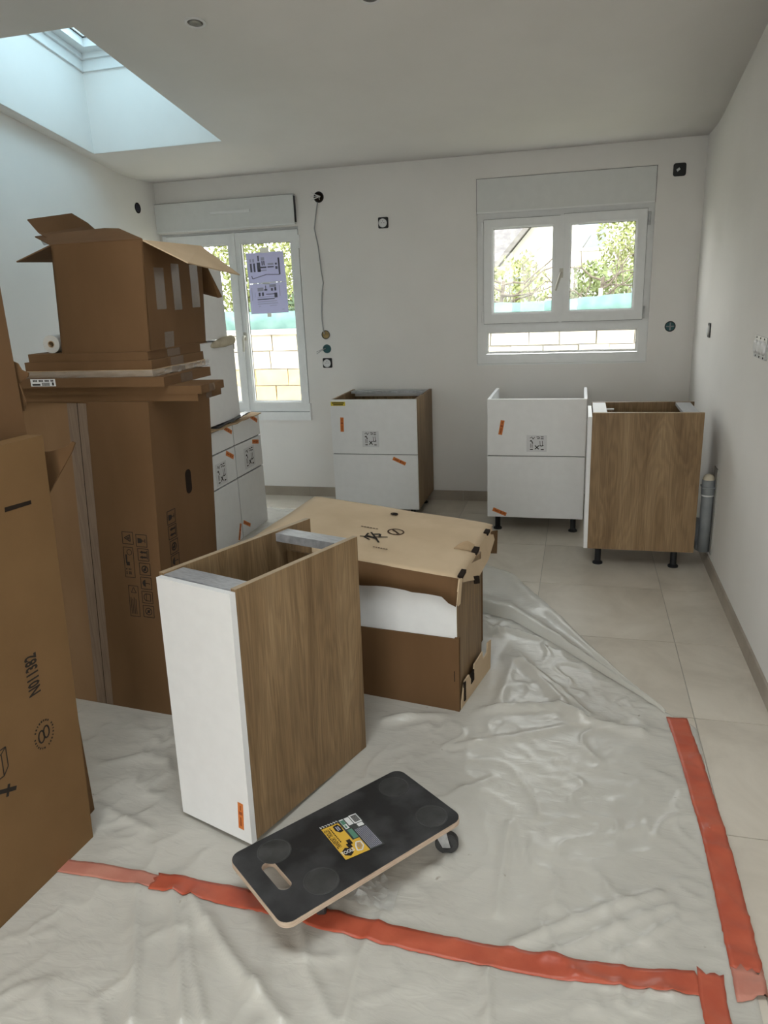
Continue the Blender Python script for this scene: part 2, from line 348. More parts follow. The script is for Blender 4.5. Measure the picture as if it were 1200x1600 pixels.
# ------------------------------------------------------------------ the room: floor
TS, TX0, TY0 = 0.6115, 0.447, 1.934                     # tile module and one joint crossing
fb = box('floor', XL - 0.02, XR + 0.02, YF - 0.02, YB + 0.02, -0.12, -0.0025, M_GROUT)
tag(fb, 'beige grey porcelain tile floor of the room', 'floor', kind='structure')
cache = {}
def cuts(lo, hi, c0, step):
    k = math.floor((lo - c0) / step); out = [lo]
    v = c0 + (k + 1) * step
    while v < hi - 1e-4: out.append(v); v += step
    return out + [hi]
xs = cuts(XL, XR, TX0, TS); ys = cuts(YF, YB, TY0, TS); g = 0.0016
for i in range(len(xs) - 1):
    for j in range(len(ys) - 1):
        wx, wy = xs[i + 1] - xs[i] - 2 * g, ys[j + 1] - ys[j] - 2 * g
        if wx < 0.02 or wy < 0.02: continue
        k = (round(wx, 3), round(wy, 3))
        if k not in cache:
            bm = bmesh.new(); bx(bm, -wx / 2, wx / 2, -wy / 2, wy / 2, -0.009, 0)
            o = obj('tile', bm, M_TILE, fb); cache[k] = o.data
        else: o = obj('tile', cache[k], M_TILE, fb)
        o.location = ((xs[i] + xs[i + 1]) / 2, (ys[j] + ys[j + 1]) / 2, 0)

# ------------------------------------------------------------------ the room: walls
W1 = (-0.703, 0.434, 1.000, 2.004)      # right window opening: x0 x1 z0 z1
W2 = (-3.09, -1.985, 0.655, 2.004)      # left window opening
def wall_with_holes(name, x0, x1, z0, z1, holes, y, th, label):
    bm = bmesh.new(); ex = sorted({x0, x1, *[h[0] for h in holes], *[h[1] for h in holes]}); ez = sorted({z0, z1, *[h[2] for h in holes], *[h[3] for h in holes]})
    for a, b in zip(ex, ex[1:]):
        for c, d in zip(ez, ez[1:]):
            if any(h[0] - 1e-6 <= a and b <= h[1] + 1e-6 and h[2] - 1e-6 <= c and d <= h[3] + 1e-6 for h in holes): continue
            bx(bm, a, b, y, y + th, c, d)
    bmesh.ops.remove_doubles(bm, verts=bm.verts, dist=1e-5)
    seen = {}                                            # drop the inner faces between cells
    for f in list(bm.faces):
        k = tuple(round(q, 4) for q in f.calc_center_median()); seen.setdefault(k, []).append(f)
    bmesh.ops.delete(bm, geom=[f for v in seen.values() if len(v) > 1 for f in v], context='FACES')
    return tag(obj(name, bm, M_WALL), label, 'wall', kind='structure')
wall_with_holes('wall_back', XL - 0.2, XR + 0.2, -0.12, HB + 0.12, [W1, W2], YB, 0.22, 'white painted wall with the two windows')
tag(box('wall_right', XR, XR + 0.2, YF, YB, -0.12, 3.9, M_WALL), 'white painted long wall beside the drain pipe', 'wall', kind='structure')
tag(box('wall_left', XL - 0.2, XL, YF, YB, -0.12, 3.9, M_WALL), 'white painted wall under the skylight', 'wall', kind='structure')
BAY = (-1.50, 0.00, 0.02, 2.10)  # added opening behind the camera, lets in daylight from that side
wall_with_holes('wall_front', XL - 0.2, XR + 0.2, -0.12, 3.9, [BAY], YF - 0.2, 0.2, 'white wall with an added wide bay door opposite the windows')

# ceiling: flat strip at the back wall, then rising towards the added bay
bm = bmesh.new()
cx = [XL - 0.1, SKX0, SKX1, SBX0, SBX1, XR + 0.1]
cy = [YF - 0.1, SBY0, SBY1, SKY0, SKY1] + [KY - 0.16 + 0.04 * k for k in range(9)] + [YB + 0.1]
def cz(y):
    t = (y - (KY - 0.16)) / 0.32                           # smoothed bend
    if t <= 0: return HB + (KY - y) * SL
    if t >= 1: return HB
    return HB + SL * 0.16 * (1 - t) ** 2
vg = [[bm.verts.new((x, y, cz(y))) for x in cx] for y in cy]
for j in range(len(cy) - 1):
    for i in range(5):
        if (j, i) in ((3, 1), (1, 3)): continue
        bm.faces.new((vg[j][i], vg[j + 1][i], vg[j + 1][i + 1], vg[j][i + 1]))
ext = bmesh.ops.extrude_face_region(bm, geom=bm.faces[:])
bmesh.ops.translate(bm, verts=[v for v in ext['geom'] if isinstance(v, bmesh.types.BMVert)], vec=(0, 0, 0.10))
ce = tag(obj('ceiling', bm, M_CEIL), 'sloping white plaster ceiling with a skylight shaft', 'ceiling', kind='structure')
for p in ce.data.polygons: p.use_smooth = abs(p.normal.z) > 0.9

# skylight: shaft, frame and glass
def skylight(sk, SKX0, SKX1, SKY0, SKY1, glass):
    sk['kind'] = 'structure'
    SH = 0.47                                                 # shaft height above the ceiling
    def shaft(name, x0, x1, y0, y1):
        bm = bmesh.new()
        c = [(x0, y0), (x1, y0), (x1, y1), (x0, y1)]
        lo = [bm.verts.new((x, y, cz(y) + 0.001)) for x, y in c]; hi = [bm.verts.new((x, y, cz(y) + SH)) for x, y in c]
        for i in range(4): bm.faces.new((lo[i], lo[(i + 1) % 4], hi[(i + 1) % 4], hi[i]))
        return obj(name, bm, M_WALL, sk)
    t = 0.03; E_ = 0.002
    shaft('shaft_lining', SKX0 - t, SKX0 + E_, SKY0 - t, SKY1 + t); shaft('shaft_lining', SKX1 - E_, SKX1 + t, SKY0 - t, SKY1 + t)
    shaft('shaft_lining', SKX0, SKX1, SKY0 - t, SKY0 + E_); shaft('shaft_lining', SKX0, SKX1, SKY1 - E_, SKY1 + t)
    def ring(name, inset, wdt, h0, h1, mat):
        bm = bmesh.new()
        X0, X1, Y0, Y1 = SKX0 - 0.02 + inset, SKX1 + 0.02 - inset, SKY0 - 0.02 + inset, SKY1 + 0.02 - inset
        for a, b, c, d in ((X0, X0 + wdt, Y0, Y1), (X1 - wdt, X1, Y0, Y1), (X0 + wdt, X1 - wdt, Y0, Y0 + wdt), (X0 + wdt, X1 - wdt, Y1 - wdt, Y1)):
            v = bx(bm, a, b, c, d, 0, 0)
            for k, q in enumerate(v): q.co.z = cz(q.co.y) + SH + (h0 if k < 4 else h1)
        return obj(name, bm, mat, sk)
    ring('frame', 0.0, 0.035, -0.015, 0.055, M_PVC)
    ring('frame_step', 0.022, 0.03, 0.045, 0.075, M_PVC)
    ring('sash', 0.03, 0.085, 0.075, 0.13, M_PVC)
    ring('gasket', 0.113, 0.008, 0.122, 0.132, M_GASKET)
    ring('glazing_bead', 0.118, 0.012, 0.124, 0.14, M_PVC)
    bm = bmesh.new(); v = bx(bm, SKX0 + 0.05, SKX1 - 0.05, SKY0 + 0.05, SKY1 - 0.05, 0, 0)
    for k, q in enumerate(v): q.co.z = cz(q.co.y) + SH + (0.126 if k < 4 else 0.132)
    obj('pane', bm, glass, sk)


skylight(thing('window_3', 'white roof window at the top of a bright shaft in the sloping ceiling', 'skylight'), SKX0, SKX1, SKY0, SKY1, M_SUNGLASS)
skylight(thing('added_roof_window', 'added larger roof window, out of view over the dust sheet end of the room', 'skylight'), SBX0, SBX1, SBY0, SBY1, M_GLASS)  # added to bring daylight from above, never in view

# skirting tiles
def skirting(name, label, along, lo, hi, c0, mk):
    root = None; cs = cuts(lo, hi, c0, TS)
    for a, b in zip(cs, cs[1:]):
        if b - a < 0.02: continue
        x0, x1, y0, y1 = mk(a + 0.001, b - 0.001)
        if root is None:
            root = thing(name, label, 'skirting'); root['kind'] = 'structure'
        box('skirting_tile', x0, x1, y0, y1, 0.0, 0.074, M_SKIRT, root, bevel=0.001)
skirting('baseboard_back', 'beige tile skirting under the windows', 'x', XL + 0.001, XR - 0.011, -0.2, lambda a, b: (a, b, YB - 0.010, YB + 0.001))
skirting('baseboard_right', 'beige tile skirting along the drain pipe wall', 'y', YF + 0.01, YB - 0.011, 2.99, lambda a, b: (XR - 0.010, XR + 0.001, a, b))
skirting('baseboard_left', 'beige tile skirting under the skylight side', 'y', YF + 0.01, YB - 0.011, 2.6, lambda a, b: (XL - 0.001, XL + 0.010, a, b))

# ------------------------------------------------------------------ windows
def frame_ring(name, x0, x1, z0, z1, y0, y1, wd, mat, parent, bevel=0.003):
    bm = bmesh.new(); l, r, b, tp = wd if isinstance(wd, tuple) else (wd,) * 4
    bx(bm, x0, x0 + l, y0, y1, z0, z1); bx(bm, x1 - r, x1, y0, y1, z0, z1)
    bx(bm, x0 + l, x1 - r, y0, y1, z0, z0 + b); bx(bm, x0 + l, x1 - r, y0, y1, z1 - tp, z1)
    return obj(name, bm, mat, parent, bevel=bevel)
def sash(root, x0, x1, z0, z1, px0, px1, pz0, pz1, y0, y1):
    s = frame_ring('sash', x0, x1, z0, z1, y0, y1, (px0 - x0, x1 - px1, pz0 - z0, z1 - pz1), M_PVC, root, 0.006)
    gb = 0.010
    frame_ring('sash_seal', x0 - 0.003, x1 + 0.003, z0 - 0.003, z1 + 0.003, y0 + 0.012, y0 + 0.0225, 0.005, M_SEAL, s, 0)
    frame_ring('glazing_bead', px0, px1, pz0, pz1, y0 + 0.012, y0 + 0.030, gb, M_PVC, s, 0.002)
    frame_ring('gasket', px0 + gb * 0.5, px1 - gb * 0.5, pz0 + gb * 0.5, pz1 - gb * 0.5, y0 + 0.0275, y0 + 0.0315, gb * 0.5 + 0.003, M_GASKET, s, 0)
    box('pane', px0 + 0.004, px1 - 0.004, y0 + 0.031, y0 + 0.036, pz0 + 0.004, pz1 - 0.004, M_GLASS, s)
    return s
def handle(parent, x, z, y, dx, dz):
    bm = bmesh.new(); bx(bm, x - 0.012, x + 0.012, y - 0.008, y + 0.001, z - 0.03, z + 0.03)
    tube(bm, [(x, y - 0.006, z), (x, y - 0.035, z), (x + dx * 0.2, y - 0.042, z + dz * 0.2), (x + dx, y - 0.045, z + dz)], [0.009, 0.010, 0.010, 0.008], 8)
    return obj('handle', bm, M_HANDLE, parent, smooth=False)
yf = YB + 0.006
wr = thing('window_1', 'two sash white window with a narrow fixed pane below, net fence outside', 'window'); wr['kind'] = 'structure'
frame_ring('frame', W1[0] - 0.001, W1[1] + 0.001, W1[2] - 0.001, 2.006, yf + 0.022, yf + 0.085, (0.064, 0.060, 0.073, 0.040), M_PVC, wr)
box('transom', -0.66, 0.395, yf + 0.024, yf + 0.085, 1.228, 1.292, M_PVC, wr, 0.003)
s1 = sash(wr, -0.655, -0.150, 1.284, 1.962, -0.600, -0.186, 1.345, 1.912, yf, yf + 0.06)
s2 = sash(wr, -0.125, 0.392, 1.284, 1.970, -0.090, 0.336, 1.345, 1.912, yf, yf + 0.06)
box('mullion_cover', -0.152, -0.123, yf - 0.008, yf + 0.05, 1.284, 1.966, M_PVC, wr, 0.004)
frame_ring('glazing_bead', -0.640, 0.374, 1.076, 1.230, yf + 0.018, yf + 0.03, 0.011, M_PVC, wr, 0.002)
frame_ring('gasket', -0.634, 0.368, 1.082, 1.224, yf + 0.029, yf + 0.033, 0.008, M_GASKET, wr, 0)
box('pane', -0.635, 0.369, yf + 0.033, yf + 0.038, 1.08, 1.226, M_GLASS, wr)
handle(s2, -0.137, 1.60, yf - 0.008, -0.035, -0.11)
for hx, hz in ((0.404, 1.91), (0.40, 1.33), (-0.664, 1.91), (-0.664, 1.33)):
    bm = bmesh.new(); tube(bm, [(hx, yf - 0.004, hz - 0.04), (hx, yf - 0.004, hz + 0.04)], 0.008, 8); obj('hinge', bm, M_PVC if hx < 0 else M_STEEL, wr)
sb = box('shutter_box', W1[0] + 0.003, W1[1] - 0.003, YB - 0.010, YB + 0.003, 2.006, 2.215, M_PVCG, wr, 0.004)
frame_ring('shutter_box_joint', W1[0] - 0.001, W1[1] + 0.001, 2.004, 2.219, YB - 0.004, YB + 0.002, 0.005, M_SEAL, wr, 0)
box('shutter_box_lip', W1[0] + 0.003, W1[1] - 0.003, YB - 0.015, YB - 0.002, 2.001, 2.011, M_PVC, wr)
box('sill', W1[0] + 0.002, W1[1] - 0.002, YB - 0.004, YB + 0.03, W1[2], W1[2] + 0.008, M_PVC, wr)

wl = thing('window_2', 'tall two sash white window with plans taped on its glass', 'window'); wl['kind'] = 'structure'
frame_ring('frame', W2[0] - 0.001, W2[1] + 0.001, W2[2] - 0.001, 2.006, yf + 0.022, yf + 0.085, (0.04, 0.03, 0.05, 0.04), M_PVC, wl)
sash(wl, -3.052, -2.512, 0.672, 1.985, -2.985, -2.545, 0.742, 1.915, yf, yf + 0.06)
s3 = sash(wl, -2.488, -1.992, 0.672, 1.985, -2.449, -2.050, 0.742, 1.915, yf, yf + 0.06)
box('mullion_cover', -2.514, -2.486, yf - 0.008, yf + 0.05, 0.672, 1.985, M_PVC, wl, 0.004)
handle(s3, -2.47, 1.245, yf - 0.002, -0.004, -0.11)
bm = bmesh.new(); bx(bm, -1.990, -1.983, yf + 0.005, yf + 0.03, 0.72, 1.95); obj('side_gasket', bm, M_GASKET, wl)
for hz in (0.69, 1.90):
    bm = bmesh.new(); tube(bm, [(-1.982, yf - 0.004, hz - 0.045), (-1.982, yf - 0.004, hz + 0.045)], 0.009, 8); obj('hinge', bm, M_PVC, wl)
box('shutter_box', XL + 0.001, -1.995, YB - 0.030, YB + 0.003, 2.018, 2.213, M_PVCG, wl, 0.004)
box('shutter_box_joint', XL + 0.001, -1.992, YB - 0.026, YB + 0.002, 2.2125, 2.2165, M_SEAL, wl)
box('shutter_box_end', -1.9945, -1.990, YB - 0.030, YB + 0.0, 2.03, 2.205, M_GASKET, wl)
box('shutter_box_lip', XL + 0.001, -1.990, YB - 0.034, YB - 0.02, 2.014, 2.022, M_PVC, wl)
box('vent_grille', -2.64, -2.33, YB - 0.040, YB - 0.029, 2.118, 2.135, M_PVC, wl, 0.003)
box('sill', XL + 0.001, -1.978, YB - 0.012, YB + 0.03, 0.605, 0.668, M_PVC, wl, 0.004)

bw_ = thing('added_bay_door', 'added wide glazed bay door, out of view on the wall opposite the windows', 'bay door'); bw_['kind'] = 'structure'  # added source of daylight behind the camera
for k in range(3):
    a = BAY[0] + k * 0.5
    f_ = frame_ring('leaf', a, a + 0.5, BAY[2], BAY[3], YF - 0.12, YF - 0.06, 0.06, M_PVC, bw_)
    box('pane', a + 0.055, a + 0.445, YF - 0.093, YF - 0.088, BAY[2] + 0.055, BAY[3] - 0.055, M_GLASS, f_)
# ------------------------------------------------------------------ stickers used on cabinet fronts
def orange_label(fc, parent, u, v, ang, L=0.062, wd=0.019):
    q = fc.px(u, v)
    o = fc.polys('orange_label', [xform(rect(-L / 2, L / 2, -wd / 2, wd / 2), q, ang)], M_ORANGE, parent)
    fc.polys('label_print', [xform(r_, q, ang) for r_ in (rect(-L * 0.38, -L * 0.05, -wd * 0.12, wd * 0.12), rect(L * 0.05, L * 0.16, -wd * 0.28, wd * 0.28), rect(L * 0.22, L * 0.40, -wd * 0.10, wd * 0.10))], M_ORINK, o, h=0.0009)
    return o
def picto_label(fc, parent, u, v, s=0.072, sy=None):
    q = fc.px(u, v); sy = sy or s
    o = fc.polys('pictogram_label', [xform(rect(-s * 0.62, s * 0.62, -sy * 0.58, sy * 0.58), q)], M_PIC, parent, th=0.0003)
    P = []; wd = s * 0.035
    P += strokes([(-.42, .36), (-.30, .46), (-.22, .30), (-.12, .46)], .035) + strokes([(-.02, .46), (.16, .46), (.16, .34), (.02, .34)], .04) + strokes([(.24, .46), (.42, .46)], .05) + strokes([(.24, .33), (.42, .33)], .05)
    P += strokes([(-.40, .14), (-.34, .22), (-.28, .12), (-.24, -.02)], .06) + strokes([(-.36, .0), (-.36, -.30)], .03) + strokes([(-.26, -.06), (-.26, -.30)], .03)
    P += strokes([(-.40, -.42), (-.22, -.42)], .06) + strokes([(.26, -.42), (.44, -.42)], .06)
    P += strokes([(-.10, -.14), (.14, -.40)], .06) + strokes([(-.10, -.40), (.14, -.14)], .06)
    P += strokes([(.20, .18), (.22, -.12)], .03) + strokes([(.34, .2), (.36, -.12)], .03) + strokes([(.18, -.14), (.30, -.18), (.42, -.12)], .06)
    fc.polys('pictogram_print', [xform([(x * s, y * sy) for x, y in pl], q) for pl in P], M_INK, o, h=0.0008)
    return o
def black_leg(root, x, y, h):
    bm = bmesh.new(); lathe(bm, (x, y, -h), (0, 0, 1), [(0, 0), (0.028, 0), (0.028, 0.008), (0.017, 0.016), (0.017, h - 0.02), (0.024, h - 0.012), (0.024, h + 0.002), (0, h + 0.002)], 16)
    return obj('leg', bm, M_BLACK, root)

M_GAPSHADE = mat_flat('gap_shade', (0.05, 0.05, 0.05), 0.9, 0.1)  # dark colour that paints the shade inside cabinet gaps
# base cabinet in its own frame: x along the front, y to the back, z up from the underside; front panels in front of y = 0
def base_cabinet(name, label, loc, rz, W, D, H, fronts, group=None, side_mat=None, inner=None, leg_h=0.0, rails='fb', rail_mat=None, th=0.018, ft=0.019, back_z=0.0, gap=0.0055):
    root = thing(name, label, 'cabinet', loc, rz, group)
    sm = side_mat or M_OAK; im = inner or sm; rm = rail_mat or M_RAIL
    for x0 in (0.0, W - th):
        box('side_panel', x0, x0 + th, ft + 0.001, D, 0, H - 0.002, sm, root, 0.0008)
    box('bottom_panel', th, W - th, ft + 0.002, D, 0.0, th, im, root)
    box('back_panel', th, W - th, D - 0.03, D - 0.022, th, H - back_z - 0.05, im, root)
    if 'f' in rails: box('rail', th, W - th, ft + 0.003, ft + 0.075, H - 0.020, H - 0.003, rm, root, 0.001)
    if 'b' in rails: box('rail', th, W - th, D - 0.10, D - 0.03, H - 0.020, H - 0.003, rm, root, 0.001)
    fr = []
    zs = [0.0] + fronts + [H]
    for a, b in zip(zs, zs[1:]):
        fr.append(box('front', 0.0015, W - 0.0015, 0, ft, a + (gap / 2 if a > 0 else 0), b - (gap / 2 if b < H else 0.001), M_WHITE, root, 0.0012))
    for z_ in fronts: box('gap_shade_strip', 0.004, W - 0.004, ft - 0.006, ft + 0.0015, z_ - 0.006, z_ + 0.006, M_GAPSHADE, root)  # dark strip behind each front joint, stands in for its shade
    if leg_h > 0:
        for x in (0.06, W - 0.06):
            for y in (0.08, D - 0.08): black_leg(root, x, y, leg_h)
    return root, fr

CH = 0.759
c1, f1 = base_cabinet('base_cabinet', 'white drawer cabinet with oak sides and a yellow sticker, below the wall cable', (-1.6334, 4.768, 0.0817), 0, 0.60, 0.545, CH, [0.385], leg_h=0.0817, rails='b', group=None)
fc = Face(c1, (0, 0, 0), (1, 0, 0), (0, 0, 1))
orange_label(fc, f1[1], 534.5, 663.5, pi / 2 - 0.03, 0.098, 0.024); orange_label(fc, f1[0], 624, 720.5, -0.42, 0.095, 0.024)
picto_label(fc, f1[1], 579, 686, 0.095)
q = fc.px(528, 631)
yl = fc.polys('yellow_label', [xform(rect(-0.051, 0.051, -0.014, 0.014), q)], M_YEL, f1[1])
fc.polys('label_print', [xform(r_, q) for r_ in (rect(-.042, .042, .002, .009), rect(-.034, .036, -.009, -.003))], M_INK, yl, h=0.0009)

c2, f2 = base_cabinet('base_cabinet', 'all white drawer cabinet with an open top, under the two sash window', (-0.5459, 4.597, 0.1053), 0, 0.60, 0.545, CH, [0.402], leg_h=0.1053, rails='', side_mat=M_CARCASS, back_z=0.12)
box('rail', 0.018, 0.582, 0.022, 0.038, CH - 0.05, CH - 0.006, M_STEEL, c2)
fc = Face(c2, (0, 0, 0), (1, 0, 0), (0, 0, 1))
orange_label(fc, f2[1], 783.5, 668, pi / 2 - 0.17, 0.092, 0.024); orange_label(fc, f2[0], 780.5, 799.5, -0.38, 0.092, 0.024)
picto_label(fc, f2[1], 838.5, 693, 0.10, 0.09)

# corner side cabinet: its front looks along -x, its oak side towards the added bay
C3X, C3Y, C3W, C3D, C3Z = 0.0773, 4.0434, 0.40, 0.553, 0.1096
c3 = thing('base_cabinet', 'oak sided cabinet on black legs beside the drain pipe', 'cabinet', (C3X, C3Y, C3Z))
for y in (0.0, C3W - 0.018): box('side_panel', 0.0, C3D, y, y + 0.018, 0, CH, M_OAK, c3, 0.0008)
box('bottom_panel', 0.0, C3D, 0.018, C3W - 0.018, 0, 0.018, M_OAK, c3)
box('back_panel', C3D - 0.03, C3D - 0.022, 0.018, C3W - 0.018, 0.018, CH - 0.03, M_OAK, c3)
box('rail', 0.004, 0.075, 0.018, C3W - 0.018, CH - 0.018, CH - 0.002, M_CARCASS, c3, 0.001)
box('rail', C3D - 0.10, C3D - 0.022, 0.018, C3W - 0.018, CH - 0.018, CH - 0.002, M_RAIL, c3, 0.001)
box('front', -0.021, -0.001, 0.001, C3W - 0.001, 0.001, CH - 0.022, M_WHITE, c3, 0.0012)
box('edge_strip', 0.0, C3D, -0.0004, 0.018, CH, CH + 0.0012, M_OAKE, c3)
bm = bmesh.new(); bx(bm, 0.075, 0.115, 0.175, 0.183, CH - 0.013, CH - 0.005); obj('hinge_arm', bm, M_WHITE, c3)
for x in (0.06, C3D - 0.09):
    for y in (0.07, C3W - 0.07): black_leg(c3, x, y, C3Z)

# two narrow drawer cabinets with their fronts along +x
DX = -2.12
d1, g1 = base_cabinet('drawer_cabinet', 'narrow white three drawer cabinet behind the tall carton, loose black film on top', (DX, 3.857, 0.0), pi / 2, 0.398, 0.54, 0.757, [0.408, 0.622], side_mat=M_WHITE, gap=0.009)
d2, g2 = base_cabinet('drawer_cabinet', 'narrow white three drawer cabinet standing between its twin and the tall window', (DX, 4.262, 0.0), pi / 2 - 0.012, 0.398, 0.54, 0.757, [0.408, 0.622], side_mat=M_WHITE, gap=0.009)
fd1 = Face(d1, (0, 0, 0), (1, 0, 0), (0, 0, 1)); fd2 = Face(d2, (0, 0, 0), (1, 0, 0), (0, 0, 1))
orange_label(fd1, g1[2], 356, 672, -0.45, 0.11, 0.026); orange_label(fd1, g1[1], 359, 711, -0.45, 0.11, 0.030); orange_label(fd1, g1[0], 375, 831, 1.15, 0.11, 0.024)
orange_label(fd2, g2[2], 396.5, 654, -0.45, 0.11, 0.026); orange_label(fd2, g2[1], 399, 690, -0.2, 0.10, 0.028); orange_label(fd2, g2[0], 386, 818, -0.5, 0.11, 0.024)
picto_label(fd1, g1[1], 346, 740, 0.12, 0.12); picto_label(fd2, g2[1], 390, 714, 0.13, 0.12)

box('side_gap_shade', 0.3985, 0.4045, 0.02, 0.52, 0.002, 0.70, M_GAPSHADE, d1)  # dark slab painting the shade between the two drawer cabinets
# white wall units stacked on them
u1 = thing('wall_cabinet', 'white wall unit with a dark corner guard, standing on the drawer cabinets', 'cabinet', (DX, 3.79, 0.790), pi / 2)
box('body', 0, 0.60, 0.02, 0.35, 0, 0.492, M_CARCASS, u1, 0.001); box('door', 0.001, 0.597, 0, 0.019, 0.004, 0.490, M_WHITE, u1, 0.0012)
bm = bmesh.new(); bx(bm, 0.570, 0.6035, -0.0025, 0.04, 0.486, 0.4945); bx(bm, 0.597, 0.6035, -0.0025, 0.04, 0.43, 0.488); obj('corner_guard', bm, M_BLACK, u1)
u2 = thing('wall_cabinet', 'upper white wall unit, topmost beside the tall window', 'cabinet', (DX, 3.712, 1.292), pi / 2)
box('body', 0, 0.60, 0.02, 0.35, 0, 0.476, M_CARCASS, u2, 0.001); box('door', 0.001, 0.597, 0, 0.019, 0.004, 0.474, M_WHITE, u2, 0.0012)
bm = bmesh.new(); lathe(bm, (DX + 0.015, 4.19, 1.272), (0.25, 1, 0.12), [(0, -0.14), (0.012, -0.12), (0.022, -0.05), (0.030, 0.03), (0.028, 0.10), (0.014, 0.12), (0, 0.121)], 12)
tag(obj('foam_roll', bm, M_FOAM, smooth=True), 'small yellowed foam piece sticking out between the two wall units', 'packing foam')
# cardboard and film between the units
bm = bmesh.new()
for k, (x0, x1, y0, y1, z, dz) in enumerate(((DX - 0.36, DX + 0.045, 3.80, 4.62, 0.764, 0.02),)):
    nx, ny = 6, 24; g_ = []
    for j in range(ny + 1):
        row = []
        for i in range(nx + 1):
            x = x0 + (x1 - x0) * i / nx; y = y0 + (y1 - y0) * j / ny
            row.append(bm.verts.new((x + 0.018 * noise.noise((y * 7, 1, 0)) * (i == nx), y, z + 0.012 + 0.010 * noise.noise((x * 9, y * 9, 2)))))
        g_.append(row)
    for j in range(ny):
        for i in range(nx): bm.faces.new((g_[j][i], g_[j][i + 1], g_[j + 1][i + 1], g_[j + 1][i]))
cs_ = thing('cardboard_packing', 'creased cardboard sheet with black film lying on the drawer cabinets', 'cardboard')
so = obj('cardboard_sheet', bm, M_CARDIN, cs_); sm_ = so.modifiers.new('t', 'SOLIDIFY'); sm_.thickness = 0.006; sm_.offset = 0
bm = bmesh.new()
for (y0, y1, zz, dx) in ((3.86, 4.33, 0.762, 0.020), (4.20, 4.52, 0.785, 0.03)):
    n_ = 14; prev = None
    for k in range(n_ + 1):
        y = y0 + (y1 - y0) * k / n_; hh = 0.020 * (0.35 + abs(noise.noise((y * 13, zz * 5, 0)))) * sin(pi * (k + 0.3) / (n_ + 0.6))
        xx = DX + dx + 0.012 * noise.noise((y * 11, 4, 0)); z0_ = zz + 0.06 * (y - y0)
        cur = [bm.verts.new((xx, y, z0_)), bm.verts.new((xx + 0.004, y, z0_ + hh)), bm.verts.new((xx - 0.05, y, z0_ + hh * 0.7))]
        if prev:
            bm.faces.new((prev[0], cur[0], cur[1], prev[1])); bm.faces.new((prev[1], cur[1], cur[2], prev[2]))
        prev = cur
obj('black_film', bm, M_FILMD, cs_)

# ------------------------------------------------------------------ narrow pull-out cabinet in the foreground
FO, FRZ, FRX, FRY, FH, FW, FD = (-0.865, 1.599, 0.023), -0.330, -0.035, -0.013, 0.768, 0.289, 0.577
fcab = thing('base_cabinet', 'narrow oak sided cabinet with a plain white front beside the black dolly', 'cabinet')
fcab.location = FO; fcab.rotation_mode = 'XYZ'
R3 = Matrix.Rotation(FRZ, 3, 'Z') @ Matrix.Rotation(FRX, 3, 'X') @ Matrix.Rotation(FRY, 3, 'Y')
fcab.rotation_euler = R3.to_euler('XYZ')
box('side_panel', -0.018, -0.0005, 0.022, FD, 0.0, FH, M_OAK, fcab, 0.0008)
box('side_panel', -FW - 0.012, -FW + 0.006, 0.022, 0.685, 0.0, FH, M_OAK, fcab, 0.0008)
for x0, x1, y1 in ((-0.018, -0.0005, FD), (-FW - 0.012, -FW + 0.006, 0.685)): box('edge_strip', x0, x1, 0.022, y1, FH, FH + 0.0012, M_OAKE, fcab)
box('bottom_panel', -FW + 0.006, -0.018, 0.022, FD, 0.0, 0.018, M_OAK, fcab)
box('back_panel', -FW + 0.006, -0.018, FD - 0.025, FD - 0.017, 0.018, FH - 0.08, M_OAK, fcab)
box('rail', -FW + 0.006, -0.018, 0.024, 0.095, FH - 0.020, FH - 0.004, M_RAIL, fcab, 0.001)
box('rail', -FW + 0.006, -0.018, 0.50, 0.565, FH - 0.034, FH - 0.006, M_RAIL, fcab, 0.001)
ff = box('front', -FW, -0.0005, 0.0, 0.020, -0.004, FH - 0.006, M_WHITE, fcab, 0.0015)
fc = Face(fcab, (0, 0, 0), (1, 0, 0), (0, 0, 1)); orange_label(fc, ff, 376.5, 1275, pi / 2 - 0.06, 0.088, 0.021)
for x in (-FW + 0.04, -0.05):
    bm = bmesh.new(); lathe(bm, (x, 0.10, -0.0195), (0, 0, 1), [(0, 0), (0.02, 0), (0.02, 0.0205), (0, 0.0205)], 14); obj('foot', bm, M_BLACK, fcab)

# ------------------------------------------------------------------ cabinet half out of its carton
MRZ = -0.1495
mc = thing('boxed_cabinet', 'oak and white cabinet half wrapped in cardboard with a brown lid on top', 'cabinet', (-0.396, 2.432, 0.0), MRZ)
MW, MD = 0.80, 0.325
box('side_panel', -0.022, -0.004, 0.010, MD, 0.004, 0.528, M_OAK, mc, 0.001); box('side_panel', -MW, -MW + 0.018, 0.010, MD, 0.004, 0.528, M_OAK, mc, 0.001)
box('front', -MW + 0.002, -0.006, 0.006, 0.026, 0.012, 0.528, M_WHITE, mc, 0.0012)
box('back_panel', -MW + 0.018, -0.022, MD - 0.012, MD - 0.004, 0.006, 0.526, M_CARCASS, mc)
box('top_panel', -MW + 0.018, -0.022, 0.026, MD - 0.012, 0.51, 0.528, M_OAK, mc)
